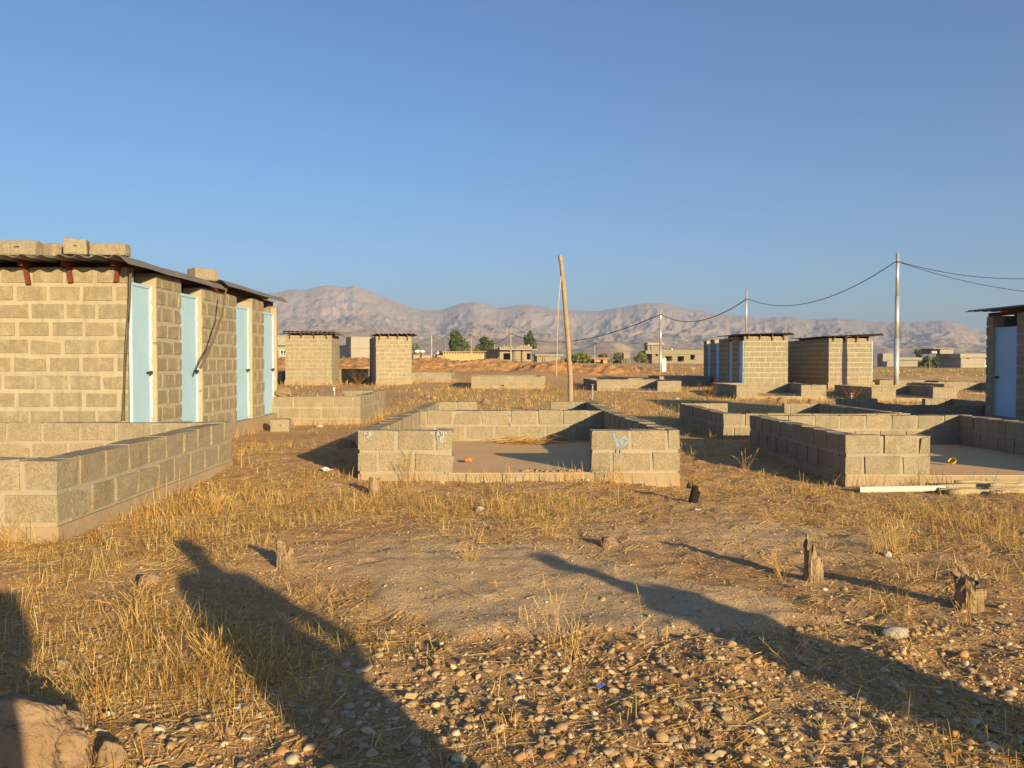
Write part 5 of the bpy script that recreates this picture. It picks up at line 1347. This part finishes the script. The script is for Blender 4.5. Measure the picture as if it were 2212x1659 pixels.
mb.add(V.reshape(-1, 3), np.arange(n * 4).reshape(n, 4), np.repeat(np.clip(rng.normal(.6, .25, n), 0, 1), 4))
tag(mb.build('dry_grass', M['straw']), 'dry golden grass and fallen straw over the ground', kind='stuff')

# single tall stalks and branching weeds
def weed(label, u, v, hgt, seed, kind='stalk', spread=.5, n=5, Y=None, tint=.6, thick=.0012, lean=0.0):
    Y = EYE * FPX / (v - 785.0) if Y is None else Y
    b = at(u, v, Y); r_ = np.random.default_rng(seed); mb = MB(); z0 = gz(b.x, Y); thick = thick * (1 + max(0, Y - 5) / 16)
    def arc(p, d, L_, droop, r0, r1, m=9, tt=tint):
        k = np.linspace(0, 1, m)[:, None]; d = np.array(d, float); d /= np.linalg.norm(d)
        pts = p + d * L_ * k + np.array((d[0], d[1], -1.0)) * droop * L_ * k ** 2.2
        tube(mb, pts, np.linspace(r0, r1, m), 5, tt, caps=False); return pts
    for i in range(n):
        a = r_.uniform(0, 2 * math.pi); s_ = spread * r_.uniform(.3, 1)
        d = (math.cos(a) * s_ + lean, math.sin(a) * s_, 1)
        L_ = hgt * r_.uniform(.65, 1.05); p0 = np.array((r_.normal(0, .02 + .0007 * n), r_.normal(0, .02 + .0007 * n), -.01))
        if kind == 'stalk':
            pts = arc(p0, d, L_, r_.uniform(.0, .35), thick, thick * .5, tt=tint + r_.uniform(-.1, .15))
            q_ = np.linspace(.78, 1, 6); e_ = np.stack([np.interp(q_, np.linspace(0, 1, 9), pts[:, j]) for j in range(3)], 1)
            tube(mb, e_, [thick, thick * 1.5, thick * 1.3, thick * 1.5, thick * 1.1, thick * .3], 5, tint + .15, caps=False)
        else:
            pts = arc(p0, d, L_, r_.uniform(-.05, .2), thick * 1.5, thick * .7)
            for j in range(r_.integers(3, 6)):
                k = r_.integers(3, 9); a2 = r_.uniform(0, 2 * math.pi)
                d2 = np.array(d) / np.linalg.norm(d) * .6 + np.array((math.cos(a2), math.sin(a2), r_.uniform(-.1, .5))) * .7
                p2 = arc(pts[k], d2, L_ * r_.uniform(.15, .4), r_.uniform(-.1, .3), thick * .9, thick * .45, 6)
                if r_.random() < .5: tube(mb, [p2[-1], p2[-1] + np.array((0, 0, .008))], [thick * 1.6, thick * 2.2], 5, .25)
    o = mb.build('dry_weed', M['straw']); o.location = (b.x, Y, z0); return tag(o, label, 'weed', 'dry weeds and grass stalks')
for lab, u, v, hh, sd, kind, sp_, n, tn in [
    ('tall yellow grass stalks crossing the concrete patch left of centre', 1215, 1395, .42, 1, 'stalk', .35, 7, .7),
    ('single arching grass stem over the middle of the concrete patch', 1420, 1420, .40, 2, 'stalk', .75, 1, .75),
    ('small upright bristly tuft in the middle of the concrete patch', 1327, 1262, .11, 3, 'stalk', .55, 16, .85),
    ('crossing long stems before the shadow right of the concrete patch', 1690, 1440, .45, 4, 'stalk', .9, 5, .65),
    ('pale branching weed lying across the right shadow', 1735, 1470, .26, 5, 'branch', 1.6, 3, .8),
    ('clump of golden stalks right of the tall split stump', 1920, 1195, .30, 6, 'stalk', .4, 50, .6),
    ('thin weeds around the foot of the tall split stump', 1690, 1250, .26, 7, 'stalk', .6, 16, .55),
    ('upright dark seed weeds before the left front pier of the numbered room', 885, 1052, .42, 8, 'branch', .45, 8, .3),
    ('low tangle of brown weed in the shade left of the numbered room', 735, 1010, .40, 9, 'branch', .9, 12, .5),
    ('bent weed stems before the painted pier', 1330, 1052, .34, 10, 'branch', .6, 6, .45),
    ('single leaning stem growing in the doorway of the numbered room', 1238, 1030, .34, 11, 'stalk', .35, 3, .7),
    ('tall forked weed in the shade between the centre and right rooms', 1530, 925, .62, 12, 'branch', .6, 6, .6),
    ('pale weeds in front of the shaded right wall', 1610, 1010, .36, 13, 'stalk', .5, 9, .6),
    ('dark seed head weeds before the near left wall', 150, 1165, .36, 14, 'branch', .5, 9, .28),
    ('brown leafless weed at the left edge under the near left wall', 22, 1190, .30, 15, 'branch', .6, 6, .3),
    ('large pale dry branch lying in straw left of the long shadow', 385, 1205, .24, 16, 'branch', 2.2, 6, .85),
    ('tall brown branching weed left of the boulder in the corner', 235, 1560, .34, 17, 'branch', .5, 4, .4),
    ('pale thistle like weed over the corner boulder', 160, 1530, .18, 18, 'branch', 1.2, 6, .6),
    ('dense golden tuft right of the boulder, edge of the long shadow', 480, 1440, .20, 19, 'stalk', .9, 70, .5),
    ('dense golden tuft nearer the shadow at lower left', 575, 1470, .17, 20, 'stalk', .9, 50, .5),
    ('curving pale stem in the bottom right pebbles', 1580, 1480, .22, 21, 'stalk', 1.4, 3, .7),
    ('upright stems at the bottom centre above pebbles', 1240, 1440, .30, 22, 'stalk', .5, 9, .66),
    ('dry stems at the bottom left of centre over pebbles', 660, 1520, .26, 23, 'stalk', .4, 10, .62),
    ('tall stems in the left straw under the near wall', 300, 1330, .24, 24, 'stalk', .9, 30, .5),
    ('dry golden clump by the foot of the near left wall', 470, 1110, .24, 25, 'stalk', .7, 60, .62),
    ('straw clump in the strip before the open doorway', 1090, 1110, .22, 26, 'stalk', .6, 26, .6),
    ('straw clump on the gravel left of the concrete patch', 1010, 1225, .14, 27, 'stalk', .9, 26, .5),
    ('weeds growing on the far side of the right back wall', 2005, 905, .30, 28, 'branch', .5, 9, .4),
    ('thin stems by the far right stump', 2080, 1360, .24, 29, 'stalk', .6, 8, .55)]:
    Yw = {'weeds growing on the far side of the right back wall': 13.9}.get(lab)
    weed(lab, u, v, hh, sd, kind, sp_, n, Yw, tn)
for lab, u, v, hh, Y, sd in [('dark scrubby weeds at the left corner of the room before the four door shed', 1530, 868, .8, 33.5, 31), ('dark scrubby weeds before the shadow striped shed room', 1840, 868, .9, 34, 32),
    ('scrub in the shade beside the narrow small shed', 775, 834, .9, 43.2, 33), ('scrub left of the room right of the wooden pole', 1240, 845, .8, 38.8, 34)]:
    weed(lab, u, v, hh, sd, 'branch', .8, 13, Y, .0, .0016)

# ------------------------------------------------------------------ air
hz = MB(); box(hz, -6600, 6600, -420, 7100, -60, max(TOPZ, 60) + 25)
vm = bpy.data.materials.new('pale_air'); vm.use_nodes = True; vnt = vm.node_tree
vnt.nodes.remove(vnt.nodes['Principled BSDF']); pv = vnt.nodes.new('ShaderNodeVolumePrincipled')
pv.inputs['Color'].default_value = (.53, .68, .98, 1); pv.inputs['Density'].default_value = 1.65e-4; pv.inputs['Anisotropy'].default_value = 0.0
vnt.links.new(pv.outputs[0], vnt.nodes['Material Output'].inputs['Volume'])
tag(hz.build('haze', vm), 'thin pale haze over the plain', kind='stuff')
